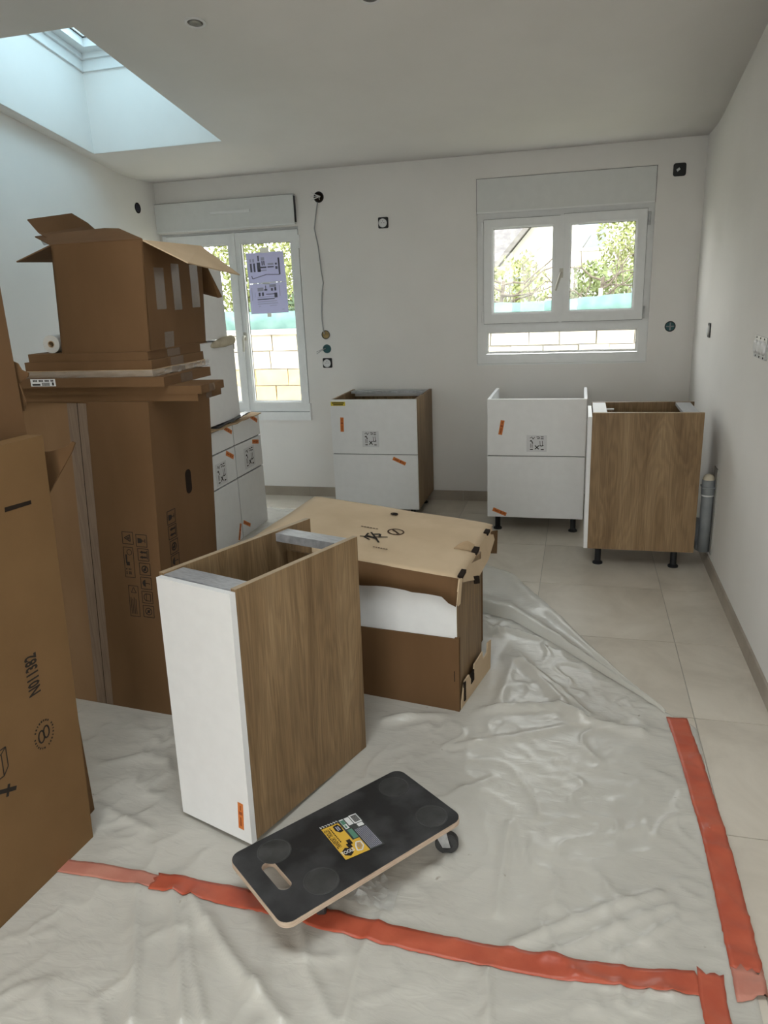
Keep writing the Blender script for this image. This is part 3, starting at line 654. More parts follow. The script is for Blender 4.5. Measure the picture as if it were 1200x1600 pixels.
# lower cardboard tray: front wall, notched right wall, base
bm = bmesh.new()
def crd(bm, pts, nrm, th=0.006): prism(bm, [Vector(p) for p in pts], Vector(nrm) * th)
crd(bm, [(-MW - 0.008, 0.004, 0.0), (0.0, 0.004, 0.0), (0.004, 0.004, 0.30), (-MW - 0.008, 0.004, 0.288)], (0, -1, 0))
crd(bm, [(-MW - 0.008, 0, 0.0), (0.0, 0, 0.0), (0.0, MD + 0.07, 0.0), (-MW - 0.008, MD + 0.03, 0.0)], (0, 0, 1), 0.004)
tr_ = obj('cardboard_tray', bm, M_CARD, mc)
bm = bmesh.new()
crd(bm, [(0.0, 0.010, 0.0), (0.002, 0.06, 0.0), (0.008, 0.10, 0.0), (0.020, 0.36, 0.0), (0.020, 0.37, 0.128), (0.017, 0.33, 0.132), (0.016, 0.325, 0.09), (0.014, 0.27, 0.085), (0.014, 0.262, 0.125), (0.010, 0.16, 0.118), (0.010, 0.155, 0.085), (0.008, 0.12, 0.075), (0.006, 0.10, 0.105), (0.002, 0.055, 0.10)], (1, 0.03, 0), 0.005)
obj('tray_flap', bm, M_CARD2, tr_)
for nm_, pts_, nr_, th_ in (('slot', ((0.004, 0.045, 0.02), (0.005, 0.060, 0.02), (0.005, 0.060, 0.098), (0.004, 0.045, 0.098)), (1, 0, 0), 0.006),
        ('slot', ((0.010, 0.118, 0.055), (0.010, 0.158, 0.055), (0.010, 0.158, 0.10), (0.010, 0.118, 0.10)), (1, 0, 0), 0.005),
        ('slot', ((-0.0155, 0.0036, 0.126), (-0.0125, 0.0036, 0.126), (-0.0125, 0.0036, 0.168), (-0.0155, 0.0036, 0.168)), (0, -1, 0), 0.0066)):
    bm = bmesh.new(); crd(bm, pts_, nr_, th_); obj(nm_, bm, M_SLOT, tr_)
box('cardboard_corner', -0.012, 0.004, -0.004, 0.012, 0.0, 0.305, M_CARD, mc)
# inner carton behind, carrying the lid
box('inner_carton', -MW + 0.04, -0.075, MD + 0.002, 0.60, 0.0, 0.52, M_CARD, mc)
# lid: own frame, x to the left negative, y back
LRZ, LRX, LRY = -0.067 - MRZ, 0.002, 0.103
LO = Vector((-0.386, 2.429, 0.543)); LW, LD = 0.836, 0.664
LM = Matrix.Translation(LO) @ (Matrix.Rotation(-0.067, 4, 'Z') @ Matrix.Rotation(0.002, 4, 'X') @ Matrix.Rotation(0.103, 4, 'Y'))
MI = M_of(mc).inverted() @ LM                              # lid frame -> cabinet frame
def lidbm(bm): bmesh.ops.transform(bm, matrix=MI, verts=bm.verts); return bm
bm = bmesh.new(); nx, ny = 24, 20; gg = []
for j in range(ny + 1):
    row = []
    for i in range(nx + 1):
        x = -LW * (1 - i / nx); y = LD * j / ny
        z = 0.0035 * noise.noise((x * 4, y * 4, 5)) - 0.006 * max(0, 1 - (LD - y) / 0.05) - 0.006 * max(0, 1 + x / 0.05) - 0.004 * max(0, 1 - y / 0.03)
        row.append(bm.verts.new((x, y + (0.006 * noise.noise((x * 7, 3, 1)) if j == ny else 0), z)))
    gg.append(row)
for j in range(ny):
    for i in range(nx): bm.faces.new((gg[j][i], gg[j][i + 1], gg[j + 1][i + 1], gg[j + 1][i]))
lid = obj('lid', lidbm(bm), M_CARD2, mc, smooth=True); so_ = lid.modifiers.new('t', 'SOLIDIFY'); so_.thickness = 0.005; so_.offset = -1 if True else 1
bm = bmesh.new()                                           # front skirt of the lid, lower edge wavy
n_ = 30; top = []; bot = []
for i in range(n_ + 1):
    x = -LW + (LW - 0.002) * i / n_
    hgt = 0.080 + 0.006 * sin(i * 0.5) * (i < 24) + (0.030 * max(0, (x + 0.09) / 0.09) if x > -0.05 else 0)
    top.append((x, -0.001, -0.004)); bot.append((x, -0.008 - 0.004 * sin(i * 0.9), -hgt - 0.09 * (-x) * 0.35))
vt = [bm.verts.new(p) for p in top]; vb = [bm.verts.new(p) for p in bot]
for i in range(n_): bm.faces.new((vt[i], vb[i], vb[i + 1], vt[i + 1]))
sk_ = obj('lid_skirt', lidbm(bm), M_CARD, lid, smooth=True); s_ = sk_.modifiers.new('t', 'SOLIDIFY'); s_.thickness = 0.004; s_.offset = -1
bm = bmesh.new(); prism(bm, [Vector(p) for p in ((-0.004, -0.004, -0.004), (0.002, 0.014, -0.006), (0.004, 0.016, -0.105), (0.0, 0.004, -0.112), (-0.004, -0.008, -0.10))], Vector((0.005, 0.0, 0)))
obj('corner_tab', lidbm(bm), M_CARD2, lid)
bm = bmesh.new()                                           # right flap hanging outwards
fl_t = [(0.0, 0.03, -0.008), (0.0, 0.20, -0.008), (0.0, 0.42, -0.008), (0.0, 0.63, -0.008)]
fl_b = [(0.010, 0.035, -0.028), (0.032, 0.20, -0.080), (0.034, 0.42, -0.078), (0.024, 0.60, -0.055)]
vt = [bm.verts.new(p) for p in fl_t]; vb = [bm.verts.new(p) for p in fl_b]
for i in range(3): bm.faces.new((vt[i], vb[i], vb[i + 1], vt[i + 1]))
fo = obj('lid_flap', lidbm(bm), M_CARD2, lid); s_ = fo.modifiers.new('t', 'SOLIDIFY'); s_.thickness = 0.005
bm = bmesh.new(); prism(bm, [Vector(p) for p in ((0.0, 0.52, -0.02), (0.004, 0.60, -0.02), (0.022, 0.655, -0.03), (0.030, 0.65, -0.135), (0.012, 0.60, -0.12), (0.004, 0.54, -0.09))], Vector((0.004, -0.002, 0)))
obj('torn_flap', lidbm(bm), M_CARD, lid)
# slots in the right edge
for y0, y1, x0, x1 in ((0.015, 0.085, -0.012, 0.004), (0.275, 0.335, -0.016, 0.004), (0.515, 0.565, -0.014, 0.004)):
    bm = bmesh.new(); bx(bm, x0, x1 + 0.002, y0, y1, -0.012, 0.0008); obj('slot', lidbm(bm), M_SLOT, lid)
bm = bmesh.new()
prism(bm, [Vector(p) for p in ((0.020, 0.165, -0.055), (0.032, 0.195, -0.062), (0.038, 0.195, -0.092), (0.026, 0.165, -0.085))], Vector((0.006, -0.004, 0.002)))
obj('slot', lidbm(bm), M_SLOT, lid)
bm = bmesh.new(); prism(bm, [Vector(p) for p in ((-0.016, 0.275, 0.0012), (-0.085, 0.27, 0.0016), (-0.065, 0.305, 0.014), (-0.045, 0.33, 0.018), (-0.015, 0.335, 0.004))], Vector((0, 0, 0.003)))
obj('torn_tab', lidbm(bm), M_CARDIN, lid)
class LFace(Face):
    def __init__(s):
        s.root = mc; s.M = LM; s.MI = MI; s.o = Vector((0, 0, 0)); s.a = Vector((1, 0, 0)); s.b = Vector((0, 1, 0)); s.n = Vector((0, 0, 1))
    def at(s, q, h=0.0): return s.MI @ Vector((q[0], q[1], h + 0.002))
    def polys(s, name, polys, mat, parent, h=0.0012, th=0.0006):
        bm = bmesh.new(); nn = s.MI.to_3x3() @ s.n
        for pl in polys: prism(bm, [s.at(q, h) for q in pl], nn * th)
        return obj(name, bm, mat, parent)
lf = LFace()
lf.polys('hole', [xform(ngon((0, 0), 0.017, 16), lf.px(616, 804))], M_SLOT, lid)
q = lf.px(618.5, 832)
rg = ngon((0, 0), 0.032, 24)
lf.polys('no_sign_print', [xform(p_, q) for p_ in strokes(rg, 0.0065, True) + [seg((-.022, .022), (.022, -.022), .008)]], M_INKB, lid)
q = lf.px(583, 840)
lf.polys('crossed_figure_print', [xform(p_, q, -0.1) for p_ in strokes([(-.05, -.02), (.0, .0), (.05, .03)], .006) + strokes([(-.03, .045), (.01, .0), (.045, -.045)], .008) + strokes([(-.035, .03), (-.028, -.02), (.0, -.035)], .008) + strokes([(-.01, .03), (.01, .045), (.02, .02)], .01) + strokes([(-.03, .0), (.02, -.01)], .012)], M_INK, lid)
for u, v, L_ in ((578, 825.5, 0.078), (594.5, 857.5, 0.062)):
    q = lf.px(u, v); lf.polys('print_line', [xform(rect(-L_ / 2 + k * L_ / 6, -L_ / 2 + (k + 0.72) * L_ / 6, -.003, .003), q, -0.03) for k in range(6)], M_INKB, lid)

# ------------------------------------------------------------------ tall carton (slightly racked) with the stack on top
def hexa(bm, lo, hi):                                     # lo, hi: 4 corners each, counter-clockwise from above
    a = [bm.verts.new(p) for p in lo]; b = [bm.verts.new(p) for p in hi]
    bm.faces.new(a[::-1]); bm.faces.new(b)
    for i in range(4): bm.faces.new((a[i], a[(i + 1) % 4], b[(i + 1) % 4], b[i]))
TC_H = 1.205; SHX = 0.064
tcart = thing('tall_carton', 'tall brown shipping carton with a taped seam and handling symbols', 'carton', (-1.473, 2.202, 0.0))
# local corners: front right at origin; front runs to -x (turned a little), side runs to +y
def tcx(x, y, z): return Vector((x + SHX * z, y, z))
fl_ = Vector((-0.545, 0.048, 0)); sd_ = Vector((0.026, 0.385, 0))
bm = bmesh.new()
hexa(bm, [tcx(fl_.x, fl_.y, 0), tcx(0, 0, 0), tcx(sd_.x, sd_.y, 0), tcx(fl_.x + sd_.x, fl_.y + sd_.y, 0)],
     [tcx(fl_.x, fl_.y, TC_H), tcx(0, 0, TC_H), tcx(sd_.x, sd_.y, TC_H), tcx(fl_.x + sd_.x, fl_.y + sd_.y, TC_H)])
tb = obj('body', bm, M_CARD, tcart, bevel=0.004)
up_ = Vector((SHX, 0, 1)).normalized()
ffr = Face(tcart, fl_, -fl_, up_)
fa = (-fl_).normalized(); fn = fa.cross(up_).normalized(); ffr.n = fn
fsr = Face(tcart, (0, 0, 0), sd_, up_); fsr.n = sd_.normalized().cross(up_).normalized()
# note: a and b are not square on a racked face, so solve for them
def px_skew(s, u, v):
    p = hit(u, v, s.M @ s.o, s.M.to_3x3() @ s.n); l = s.M.inverted() @ p - s.o
    g11 = 1.0; g12 = s.a.dot(s.b); r1 = l.dot(s.a); r2 = l.dot(s.b); d = 1 - g12 * g12
    return ((r1 - g12 * r2) / d, (r2 - g12 * r1) / d)
Face.px = px_skew
p_top, p_bot = ffr.px(121, 634), ffr.px(166, 1094)
wt = 0.045
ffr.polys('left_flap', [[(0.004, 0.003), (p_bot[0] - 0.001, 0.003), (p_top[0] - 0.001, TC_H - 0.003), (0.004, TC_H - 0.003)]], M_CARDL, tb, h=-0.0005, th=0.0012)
ffr.polys('fibre_tape', [[(p_bot[0] - wt, 0.004), (p_bot[0] + wt * 0.75, 0.004), (p_top[0] + wt * 0.85, TC_H - 0.004), (p_top[0] - wt, TC_H - 0.004)]], M_FIBTAPE, tb, h=0.0008)
ffr.polys('seam', [[(p_bot[0] - 0.0012, 0.003), (p_bot[0] + 0.0012, 0.003), (p_top[0] + 0.0012, TC_H - 0.002), (p_top[0] - 0.0012, TC_H - 0.002)]], M_SLOT, tb, h=0.0013)
def sym(fc, parent, u, v, kind, s=0.042, ang=pi / 2, ink=M_INK):
    q = fc.px(u, v); P = strokes([(-.5, -.5), (.5, -.5), (.5, .5), (-.5, .5)], .05, True)
    if kind == 'glass': P += [[(-.22, .36), (.22, .36), (.18, .02), (.06, -.08), (-.06, -.08), (-.18, .02)], rect(-.03, .03, -.32, -.05), rect(-.16, .16, -.36, -.30)]
    if kind == 'up': P += [rect(-.28, -.14, -.30, .10), rect(.14, .28, -.30, .10), [(-.34, .08), (-.08, .08), (-.21, .36)], [(.08, .08), (.34, .08), (.21, .36)], rect(-.36, .36, -.40, -.33)]
    if kind == 'cycle': P += strokes(ngon((0, 0), .28, 10), .09, True) + [ngon((-.05, .05), .12, 8), rect(-.12, .2, -.12, .0)]
    if kind == 'umbrella': P += [[(-.32, .06), (-.2, .28), (0, .36), (.2, .28), (.32, .06)], rect(-.025, .025, -.32, .1), rect(-.1, .0, -.36, -.31)]
    if kind == 'bag': P += strokes([(-.3, -.3), (.3, -.3), (.3, .15), (.12, .32), (-.12, .32), (-.3, .15)], .06, True) + strokes([(-.3, .1), (.3, .1)], .05)
    if kind == 'noset': P += strokes(ngon((0, 0), .3, 14), .06, True) + [seg((-.2, .2), (.2, -.2), .06), rect(-.12, .12, -.12, .1)]
    if kind == 'tri': P += strokes([(-.28, -.22), (.28, -.22), (0, .32)], .07, True) + strokes([(-.1, -.1), (.1, -.1), (0, .1)], .06, True)
    o = fc.polys('handling_symbol', [xform([(x * s, y * s) for x, y in pl], q, ang) for pl in P], ink, parent)
    return o
a0 = -pi / 2
for u, v, k_ in ((221, 845, 'glass'), (224, 867, 'up'), (226.5, 889.5, 'cycle'), (228.5, 911.5, 'umbrella'), (230.5, 933.5, 'bag'), (232.5, 955.5, 'noset'), (199.5, 840.5, 'tri')):
    sym(ffr, tb, u, v, k_, 0.046, pi / 2)
def sym_tall(u0, v0, v1, kind):
    qa = ffr.px(u0[0], v0); qb = ffr.px(u0[1], v1); H_ = qa[1] - qb[1]; W_ = 0.042; cx_ = (qa[0] + qb[0]) / 2; cy_ = (qa[1] + qb[1]) / 2
    P = strokes(rect(-W_ / 2, W_ / 2, -H_ / 2, H_ / 2), .002, True)
    if kind == 'a':
        P += strokes(ngon((0.004, H_ * 0.34), .011, 8), .002, True) + [rect(-.012, .002, -.012, .002), rect(-.014, -.008, -.004, .03)]
        for i in range(5):
            for j in range(5):
                if (i * 3 + j * 5 + i * j) % 3: P.append(rect(-.016 + i * .006, -.0115 + i * .006, -H_ / 2 + .006 + j * .006, -H_ / 2 + .0105 + j * .006))
    else:
        P += strokes([(-.010, H_ * .28), (.012, H_ * .28), (.001, H_ * .45)], .002, True)
        for i in range(4): P.append(rect(-.015 + i * .007, -.0125 + i * .007, -H_ * .42, H_ * (.12 - .05 * (i % 2))))
    ffr.polys('handling_symbol', [xform(pl, (cx_, cy_)) for pl in P], M_INK, tb)
sym_tall((199, 205), 855, 902, 'a'); sym_tall((206, 214), 915, 963, 'b')
for u, v, k_ in ((267.5, 807.5, 'glass'), (269.5, 830.5, 'up'), (272, 853.5, 'cycle'), (274, 876, 'umbrella')):
    sym(fsr, tb, u, v, k_, 0.050, pi / 2)
q = fsr.px(294.5, 752)
fsr.polys('hand_hole', [xform([(x, y) for x, y in rrect(-0.019, 0.019, -0.047, 0.047, 0.018, 4)], q, 0.06)], M_SLOT, tb)

# flat packs
def flat_pack(label, z, th, x0, x1, y0, y1, rz=0.0, mat=None, end_tape=True, group=None):
    r_ = thing('flat_pack_carton', label, 'carton', (x1, y0, z), rz)
    b_ = box('body', x0 - x1, 0, 0, y1 - y0, 0, th, mat or M_CARD, r_, 0.002)
    box('end_tape', -0.0006, 0.0008, (y1 - y0) * 0.34, (y1 - y0) * 0.58, 0.001, th - 0.001, M_CLTAPE, b_)
    return r_, b_
z0 = TC_H
fp = []
fp.append(flat_pack('long flat pack carton lying directly on the tall carton', z0, 0.024, -1.925, -1.222, 2.225, 2.395, 0.00))
fp.append(flat_pack('second long flat pack carton up from the tall carton', z0 + 0.024, 0.027, -1.940, -1.205, 2.222, 2.390, 0.008))
fp.append(flat_pack('flat pack carton with a white barcode label on its side', z0 + 0.051, 0.032, -1.955, -1.326, 2.200, 2.53, 0.0))
fp.append(flat_pack('thin flat pack carton wrapped in crinkled clear plastic', z0 + 0.083, 0.022, -1.895, -1.380, 2.225, 2.60, 0.0, M_CARDIN))
fp.append(flat_pack('flat pack carton just above the plastic wrapped one', z0 + 0.105, 0.030, -1.885, -1.385, 2.235, 2.60, 0.0))
fp.append(flat_pack('flat pack carton right under the open box', z0 + 0.135, 0.028, -1.872, -1.398, 2.240, 2.60, -0.008))
# its barcode label
fl3 = Face(fp[2][0], (0, 0, 0), (1, 0, 0), (0, 0, 1)); q = fl3.px(67.5, 598)
lb = fl3.polys('barcode_label', [xform(rect(-.050, .050, -.0125, .0125), q)], M_STW, fp[2][1])
P = [rect(-.046 + .006 * k, -.0415 + .006 * k, .003, .009) for k in range(15) if k % 4] + [rect(-.044, -.012, -.010, -.004)] + [rect(-.004 + .0045 * k, -.0015 + .0045 * k, -.011, .000) for k in range(7)] + [rect(.036, .043, -.010, .001)]
fl3.polys('label_print', [xform(p_, q) for p_ in P], M_INK, lb, h=0.001)
# crinkled wrap around the thin pack
bm = bmesh.new(); path = [(-0.522, -0.006), (0.008, -0.006), (0.008, 0.382)]
n_ = 60; A = []
for k in range(n_ + 1):
    s_ = k / n_ * (0.53 + 0.388)
    x, y, nx_, ny_ = (-0.522 + s_, -0.006, 0, -1) if s_ < 0.53 else (0.008, -0.006 + s_ - 0.53, 1, 0)
    row = []
    for j in range(6):
        tt = j / 5; d = 0.008 * noise.noise((s_ * 30, tt * 3, 1)) + 0.004
        row.append(bm.verts.new((x + nx_ * d, y + ny_ * d, -0.0005 + 0.0225 * tt)))
    A.append(row)
for a_, b_ in zip(A, A[1:]):
    for j in range(5): bm.faces.new((a_[j], b_[j], b_[j + 1], a_[j + 1]))
obj('plastic_wrap', bm, M_WRAP, fp[3][1], smooth=True)

# tape roll beside the open box
bm = bmesh.new(); lathe(bm, (0, 0, 0), (0.10, -1, 0), [(0.012, -0.02), (0.031, -0.02), (0.031, 0.028), (0.012, 0.028), (0.012, -0.02)], 24)
tr2 = thing('tape_roll', 'white roll of packing tape beside the open box', 'tape roll', (-1.795, 2.30, z0 + 0.163 + 0.031))
obj('roll', bm, mat_flat('white_roll', (0.60, 0.585, 0.55), 0.5), tr2, smooth=False)
bm = bmesh.new(); lathe(bm, (0, 0, 0), (0.10, -1, 0), [(0.0095, -0.02), (0.0122, -0.02), (0.0122, 0.029), (0.0095, 0.029), (0.0095, -0.02)], 16); obj('core', bm, M_CARDIN, tr2)

# open box with its flaps up
OBZ = z0 + 0.163; OBH = 0.352
ob = thing('open_box', 'open brown cardboard box with raised flaps on top of the flat packs', 'box', (-1.392, 2.252, OBZ))
OW, OD = 0.347, 0.40; lx, ly = 0.016, 0.02               # it leans a little
def obp(x, y, z): return Vector((x + lx * z / OBH, y + ly * z / OBH * 0.5, z))
bm = bmesh.new(); th = 0.005
def wall4(bm, p, q, n): prism(bm, [obp(*p, 0), obp(*q, 0), obp(*q, OBH), obp(*p, OBH)], Vector(n) * th)
wall4(bm, (-OW, 0), (0, 0), (0, 1, 0)); wall4(bm, (0, 0), (-0.004, OD), (-1, 0, 0)); wall4(bm, (-0.004, OD), (-OW, OD), (0, -1, 0)); wall4(bm, (-OW, OD), (-OW, 0), (1, 0, 0))
prism(bm, [Vector(p) for p in ((-OW, 0, 0), (0, 0, 0), (0, OD, 0), (-OW, OD, 0))], Vector((0, 0, 0.005)))
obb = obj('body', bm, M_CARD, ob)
IMo = M_of(ob).inverted()
def flap(name, world_pts, mat=M_CARD, th=0.004, parent=obb):
    bm = bmesh.new(); P = [IMo @ Vector(p) for p in world_pts]; n = (P[1] - P[0]).cross(P[2] - P[0]).normalized()
    prism(bm, P, n * th); return obj(name, bm, mat, parent)
TZ = OBZ + OBH
c_fl, c_fr = M_of(ob) @ obp(-OW, 0, OBH), M_of(ob) @ obp(0, 0, OBH); c_br, c_bl = M_of(ob) @ obp(-0.004, OD, OBH), M_of(ob) @ obp(-OW, OD, OBH)
ffl = flap('flap', [c_fl, c_fr, on_y(186, 358.5, 2.385), on_y(164, 358, 2.39), on_y(110, 364, 2.39), on_y(55, 371, 2.37)])
flap('clear_tape', [on_y(62, 373, 2.358), on_y(176, 362, 2.372), on_y(170, 368, 2.345), on_y(68, 383, 2.325)], M_CLTAPE, 0.001, ffl)
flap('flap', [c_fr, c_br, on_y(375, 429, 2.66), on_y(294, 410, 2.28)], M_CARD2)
flap('flap', [c_fl, c_bl, (c_bl + Vector((-0.150, 0.0, -0.035))), on_y(26, 410, 2.26)])
flap('flap', [(c_bl + Vector((0.0, 0, 0))), c_fl + Vector((0, 0.06, 0)), on_y(60, 362, 2.36), on_y(43, 342.5, 2.37), on_y(112, 333, 2.60), on_y(137, 348, 2.64)])
flap('flap', [c_br, c_bl, c_bl + Vector((0.01, 0.15, -0.10)), on_y(341, 464, 2.79), on_y(347, 463, 2.80), on_y(326, 421, 2.71)])
fs = Face(ob, (0, 0, 0), (-0.004, OD, 0), Vector((lx, ly * 0.5, OBH)))
for (u0_, v0_), (u1_, v1_), wd_ in (((247, 418), (253, 483), 0.062), ((272, 412), (279, 484), 0.054), ((301, 414), (307, 480), 0.060), ((264, 518), (266, 552), 0.062)):
    a_, b_ = fs.px(u0_, v0_), fs.px(u1_, v1_)
    fs.polys('clear_tape', [[(a_[0] - wd_ / 2, a_[1]), (b_[0] - wd_ / 2, max(0.002, b_[1])), (b_[0] + wd_ / 2, max(0.002, b_[1])), (a_[0] + wd_ / 2, a_[1])]], M_CLTAPE, obb, h=0.0006)

# ------------------------------------------------------------------ flattened cartons on the left
def leaning(name, label, x0, th, y0, y1, h, shear, rz, mat):
    r_ = thing(name, label, 'carton', (x0, y1, 0.0), rz)
    bm = bmesh.new(); L_ = y1 - y0; s_ = shear * h
    hexa(bm, [(-th, -L_, 0), (0, -L_, 0), (0, 0, 0), (-th, 0, 0)], [(-th, -L_ + s_, h), (0, -L_ + s_, h), (0, s_, h), (-th, s_, h)])
    b_ = obj('body', bm, mat, r_, bevel=0.003); return r_, b_
p2, p2b = leaning('flattened_carton', 'taller flattened carton standing behind the numbered one', -1.428, 0.045, 0.62, 1.655, 1.72, 0.0, -0.075, M_CARD)
p1, p1b = leaning('flattened_carton', 'flattened brown carton printed with a number and a round emblem', -1.360, 0.055, 0.62, 1.550, 1.205, 0.062, -0.09, M_CARD3)
fp1 = Face(p1, (0, 0, 0), (0, 1, 0), Vector((0, 0.062, 1))); fp1.n = Vector((1, 0, 0))
qa, qb = fp1.px(55, 1086), fp1.px(48, 1022)
fp1.text('number_print', 'N011382', ((qa[0] + qb[0]) / 2, (qa[1] + qb[1]) / 2), 0.054, pi / 2, M_INK, p1b, sx=(qb[1] - qa[1]) / 0.206, bold=0.03)
q = fp1.px(69, 1147); kx, kz = 0.030, 0.036
P = strokes(ngon((-.010, -.002), .010, 14, .017, 0.2), .0045, True) + strokes(ngon((.008, .003), .010, 14, .017, 0.2), .0045, True)
for k in range(26):
    if k in (3, 12, 20): continue
    a = 2 * pi * k / 26; c_, s_ = cos(a), sin(a)
    P.append(seg((kx * c_, kz * s_), ((kx + .005) * c_, (kz + .005) * s_), .0042 if k % 3 else .0028))
fp1.polys('emblem_print', [xform(p_, q, 0.0) for p_ in P], M_INK, p1b)
q = fp1.px(-6, 1203)
P = strokes([(-.03, -.03), (.02, -.03), (.02, .03), (-.03, .03)], .0028, True) + strokes([(.02, -.03), (.036, -.012), (.036, .042), (.02, .03)], .0028) + strokes([(.036, .042), (-.012, .042), (-.03, .03)], .0028) + [seg((-.02, -.055), (.05, -.085), .011), seg((.03, -.06), (.02, -.09), .008)]
fp1.polys('box_print', [xform(p_, q) for p_ in P], M_INK, p1b)
sl_ = [fp1.px(u, v) for u, v in ((7, 793), (48, 781.5), (49, 787.5), (7.5, 800.5))]
fp1.polys('slot', [sl_[::-1]], M_SLOT, p1b)


# triangular cardboard piece by the numbered carton and a torn scrap on the taller one
IM1 = M_of(p1).inverted(); bm = bmesh.new()
prism(bm, [IM1 @ on_y(u, v, 1.672) for u, v in ((62, 706), (80, 705), (104, 698), (112, 690), (117, 692), (112, 706), (76, 772), (66, 770))], Vector((0, 0.004, 0))); obj('corner_piece', bm, M_CARD, p1b)
IM2 = M_of(p2).inverted(); bm = bmesh.new()
prism(bm, [IM2 @ on_y(u, v, 1.668) for u, v in ((14, 562), (27, 568), (33, 578), (44, 583), (43, 589), (29, 599), (40, 628), (38, 642), (24, 642))], Vector((0, 0.004, 0))); obj('torn_flap', bm, M_CARD, p2b)
# ------------------------------------------------------------------ plastic dust sheet
def pl(pts): return [on_floor(u, v).xy for u, v in pts]
FOLDS = [(pl(a), h, wd) for a, h, wd in (
    ([(600, 1128), (745, 1112), (870, 1108), (915, 1132), (1000, 1150)], 0.016, 0.030),
    ([(775, 985), (830, 1050), (905, 1128)], 0.012, 0.035), ([(760, 1010), (850, 1060), (920, 1120)], 0.008, 0.02),
    ([(700, 1170), (800, 1155), (880, 1140)], 0.007, 0.03), ([(770, 1220), (700, 1250), (640, 1262)], 0.006, 0.02),
    ([(795, 1290), (785, 1360), (778, 1430)], 0.006, 0.020), ([(800, 1480), (900, 1440), (1030, 1400)], 0.008, 0.020),
    ([(850, 1500), (960, 1455), (1050, 1420)], 0.007, 0.018), ([(960, 1500), (1010, 1470), (1055, 1440)], 0.006, 0.016),
    ([(215, 1395), (212, 1500), (205, 1600)], 0.010, 0.018), ([(272, 1400), (280, 1500), (285, 1600)], 0.011, 0.020),
    ([(300, 1410), (360, 1500), (440, 1600)], 0.013, 0.022), ([(290, 1430), (300, 1520), (320, 1600)], 0.007, 0.016),
    ([(600, 1430), (560, 1500), (540, 1600)], 0.006, 0.02), ([(760, 1520), (765, 1600)], 0.007, 0.016), ([(470, 1440), (480, 1520), (520, 1600)], 0.006, 0.02),
    ([(890, 1525), (960, 1545), (1060, 1560)], 0.006, 0.014), ([(160, 1200), (240, 1180)], 0.006, 0.03), ([(150, 1260), (230, 1300)], 0.006, 0.02),
    ([(745, 960), (800, 1040), (780, 1100)], 0.010, 0.03), ([(740, 1000), (790, 985), (840, 1000)], 0.010, 0.025))]
TEARS = [on_floor(u, v).xy for u, v in ((722, 1238), (750, 1243), (672, 1364), (690, 1362), (540, 1213), (400, 1545), (700, 1345))]
def seg_d(p, a, b):
    ab = b - a; t_ = max(0, min(1, (p - a).dot(ab) / max(1e-9, ab.length_squared))); return (p - (a + ab * t_)).length
FP = [(-1.473, 2.202, -0.09, -0.55, 0.02, 0.0, 0.40), (-0.396, 2.432, MRZ, -0.82, 0.03, -0.01, 0.62), (-1.36, 1.55, -0.09, -0.12, 0.0, -1.0, 0.0), (DX, 4.66, 0.0, -0.55, 0.0, -0.81, 0.0), (-0.865, 1.60, -0.33, -0.31, 0.0, 0.0, 0.69)]   # footprints where the sheet is pressed flat
def pressed(x, y):
    f_ = 1.0
    for ox, oy, a, x0, x1, y0, y1 in FP:
        dx, dy = x - ox, y - oy; lx_, ly_ = cos(a) * dx + sin(a) * dy, -sin(a) * dx + cos(a) * dy
        d = math.hypot(max(x0 - lx_, 0, lx_ - x1), max(y0 - ly_, 0, ly_ - y1)); f_ = min(f_, max(0.0, (d - 0.012) / 0.09))
    return min(1.0, f_)
def sheet_h(x, y):
    p = Vector((x, y)); h = 0.0035
    n1 = noise.noise((x * 3.1, y * 3.1, 0.3)); n2 = noise.noise((x * 9 + n1 * 2, y * 9, 1.7)); n3 = noise.noise((x * 26 + n2 * 3, y * 26 + n1 * 3, 4.1))
    n4 = noise.noise((x * 5 + n2, y * 2.2 - n1, 7.7)); h += 0.006 * max(0, n1) + 0.0042 * (1 - abs(n2)) ** 7 + 0.0014 * (1 - abs(n3)) ** 4 + 0.0075 * (1 - abs(n4)) ** 9
    for path, hh, wd in FOLDS:
        d = min(seg_d(p, a, b) for a, b in zip(path, path[1:]))
        if d < wd * 3: h += 1.5 * hh * math.exp(-abs(d / wd) ** 1.7 * 2.0)
    for c in TEARS:
        d = (p - c).length
        if d < 0.05: h += 0.012 * max(0, 1 - d / 0.035) * (0.5 + 0.8 * abs(noise.noise((x * 90, y * 90, 0)))) + 0.003 * max(0, 1 - d / 0.05)
    return 0.002 + (h - 0.002) * pressed(x, y)
OUT = pl(((1197, 1620), (1140, 1360), (1089, 1140))) + [Vector((0.36, 2.55))] + pl(((960, 1050), (905, 1002), (870, 965), (840, 930), (800, 905), (775, 893), (752, 884)))
OUT += [Vector((-0.78, 4.15)), Vector((-1.2, 4.52)), Vector((-1.62, 4.80)), Vector((-2.05, 4.93)), Vector((-2.3, 4.95))]
def right_edge(y):
    for a, b in zip(OUT, OUT[1:]):
        if min(a.y, b.y) - 1e-9 <= y <= max(a.y, b.y) + 1e-9 and abs(a.y - b.y) > 1e-6:
            return a.x + (b.x - a.x) * (y - a.y) / (b.y - a.y)
    return OUT[0].x if y < OUT[0].y else OUT[-1].x
bm = bmesh.new(); NY, NX = 350, 400; Y0, Y1, X0 = 0.45, 4.93, -2.75; rows = []
for j in range(NY + 1):
    y = Y0 + (Y1 - Y0) * (j / NY) ** 1.25; xr = right_edge(y); row = []
    for i in range(NX + 1):
        x = X0 + (xr - X0) * i / NX; z = sheet_h(x, y)
        if i == NX: z = 0.0012
        row.append(bm.verts.new((x, y, z)))
    rows.append(row)
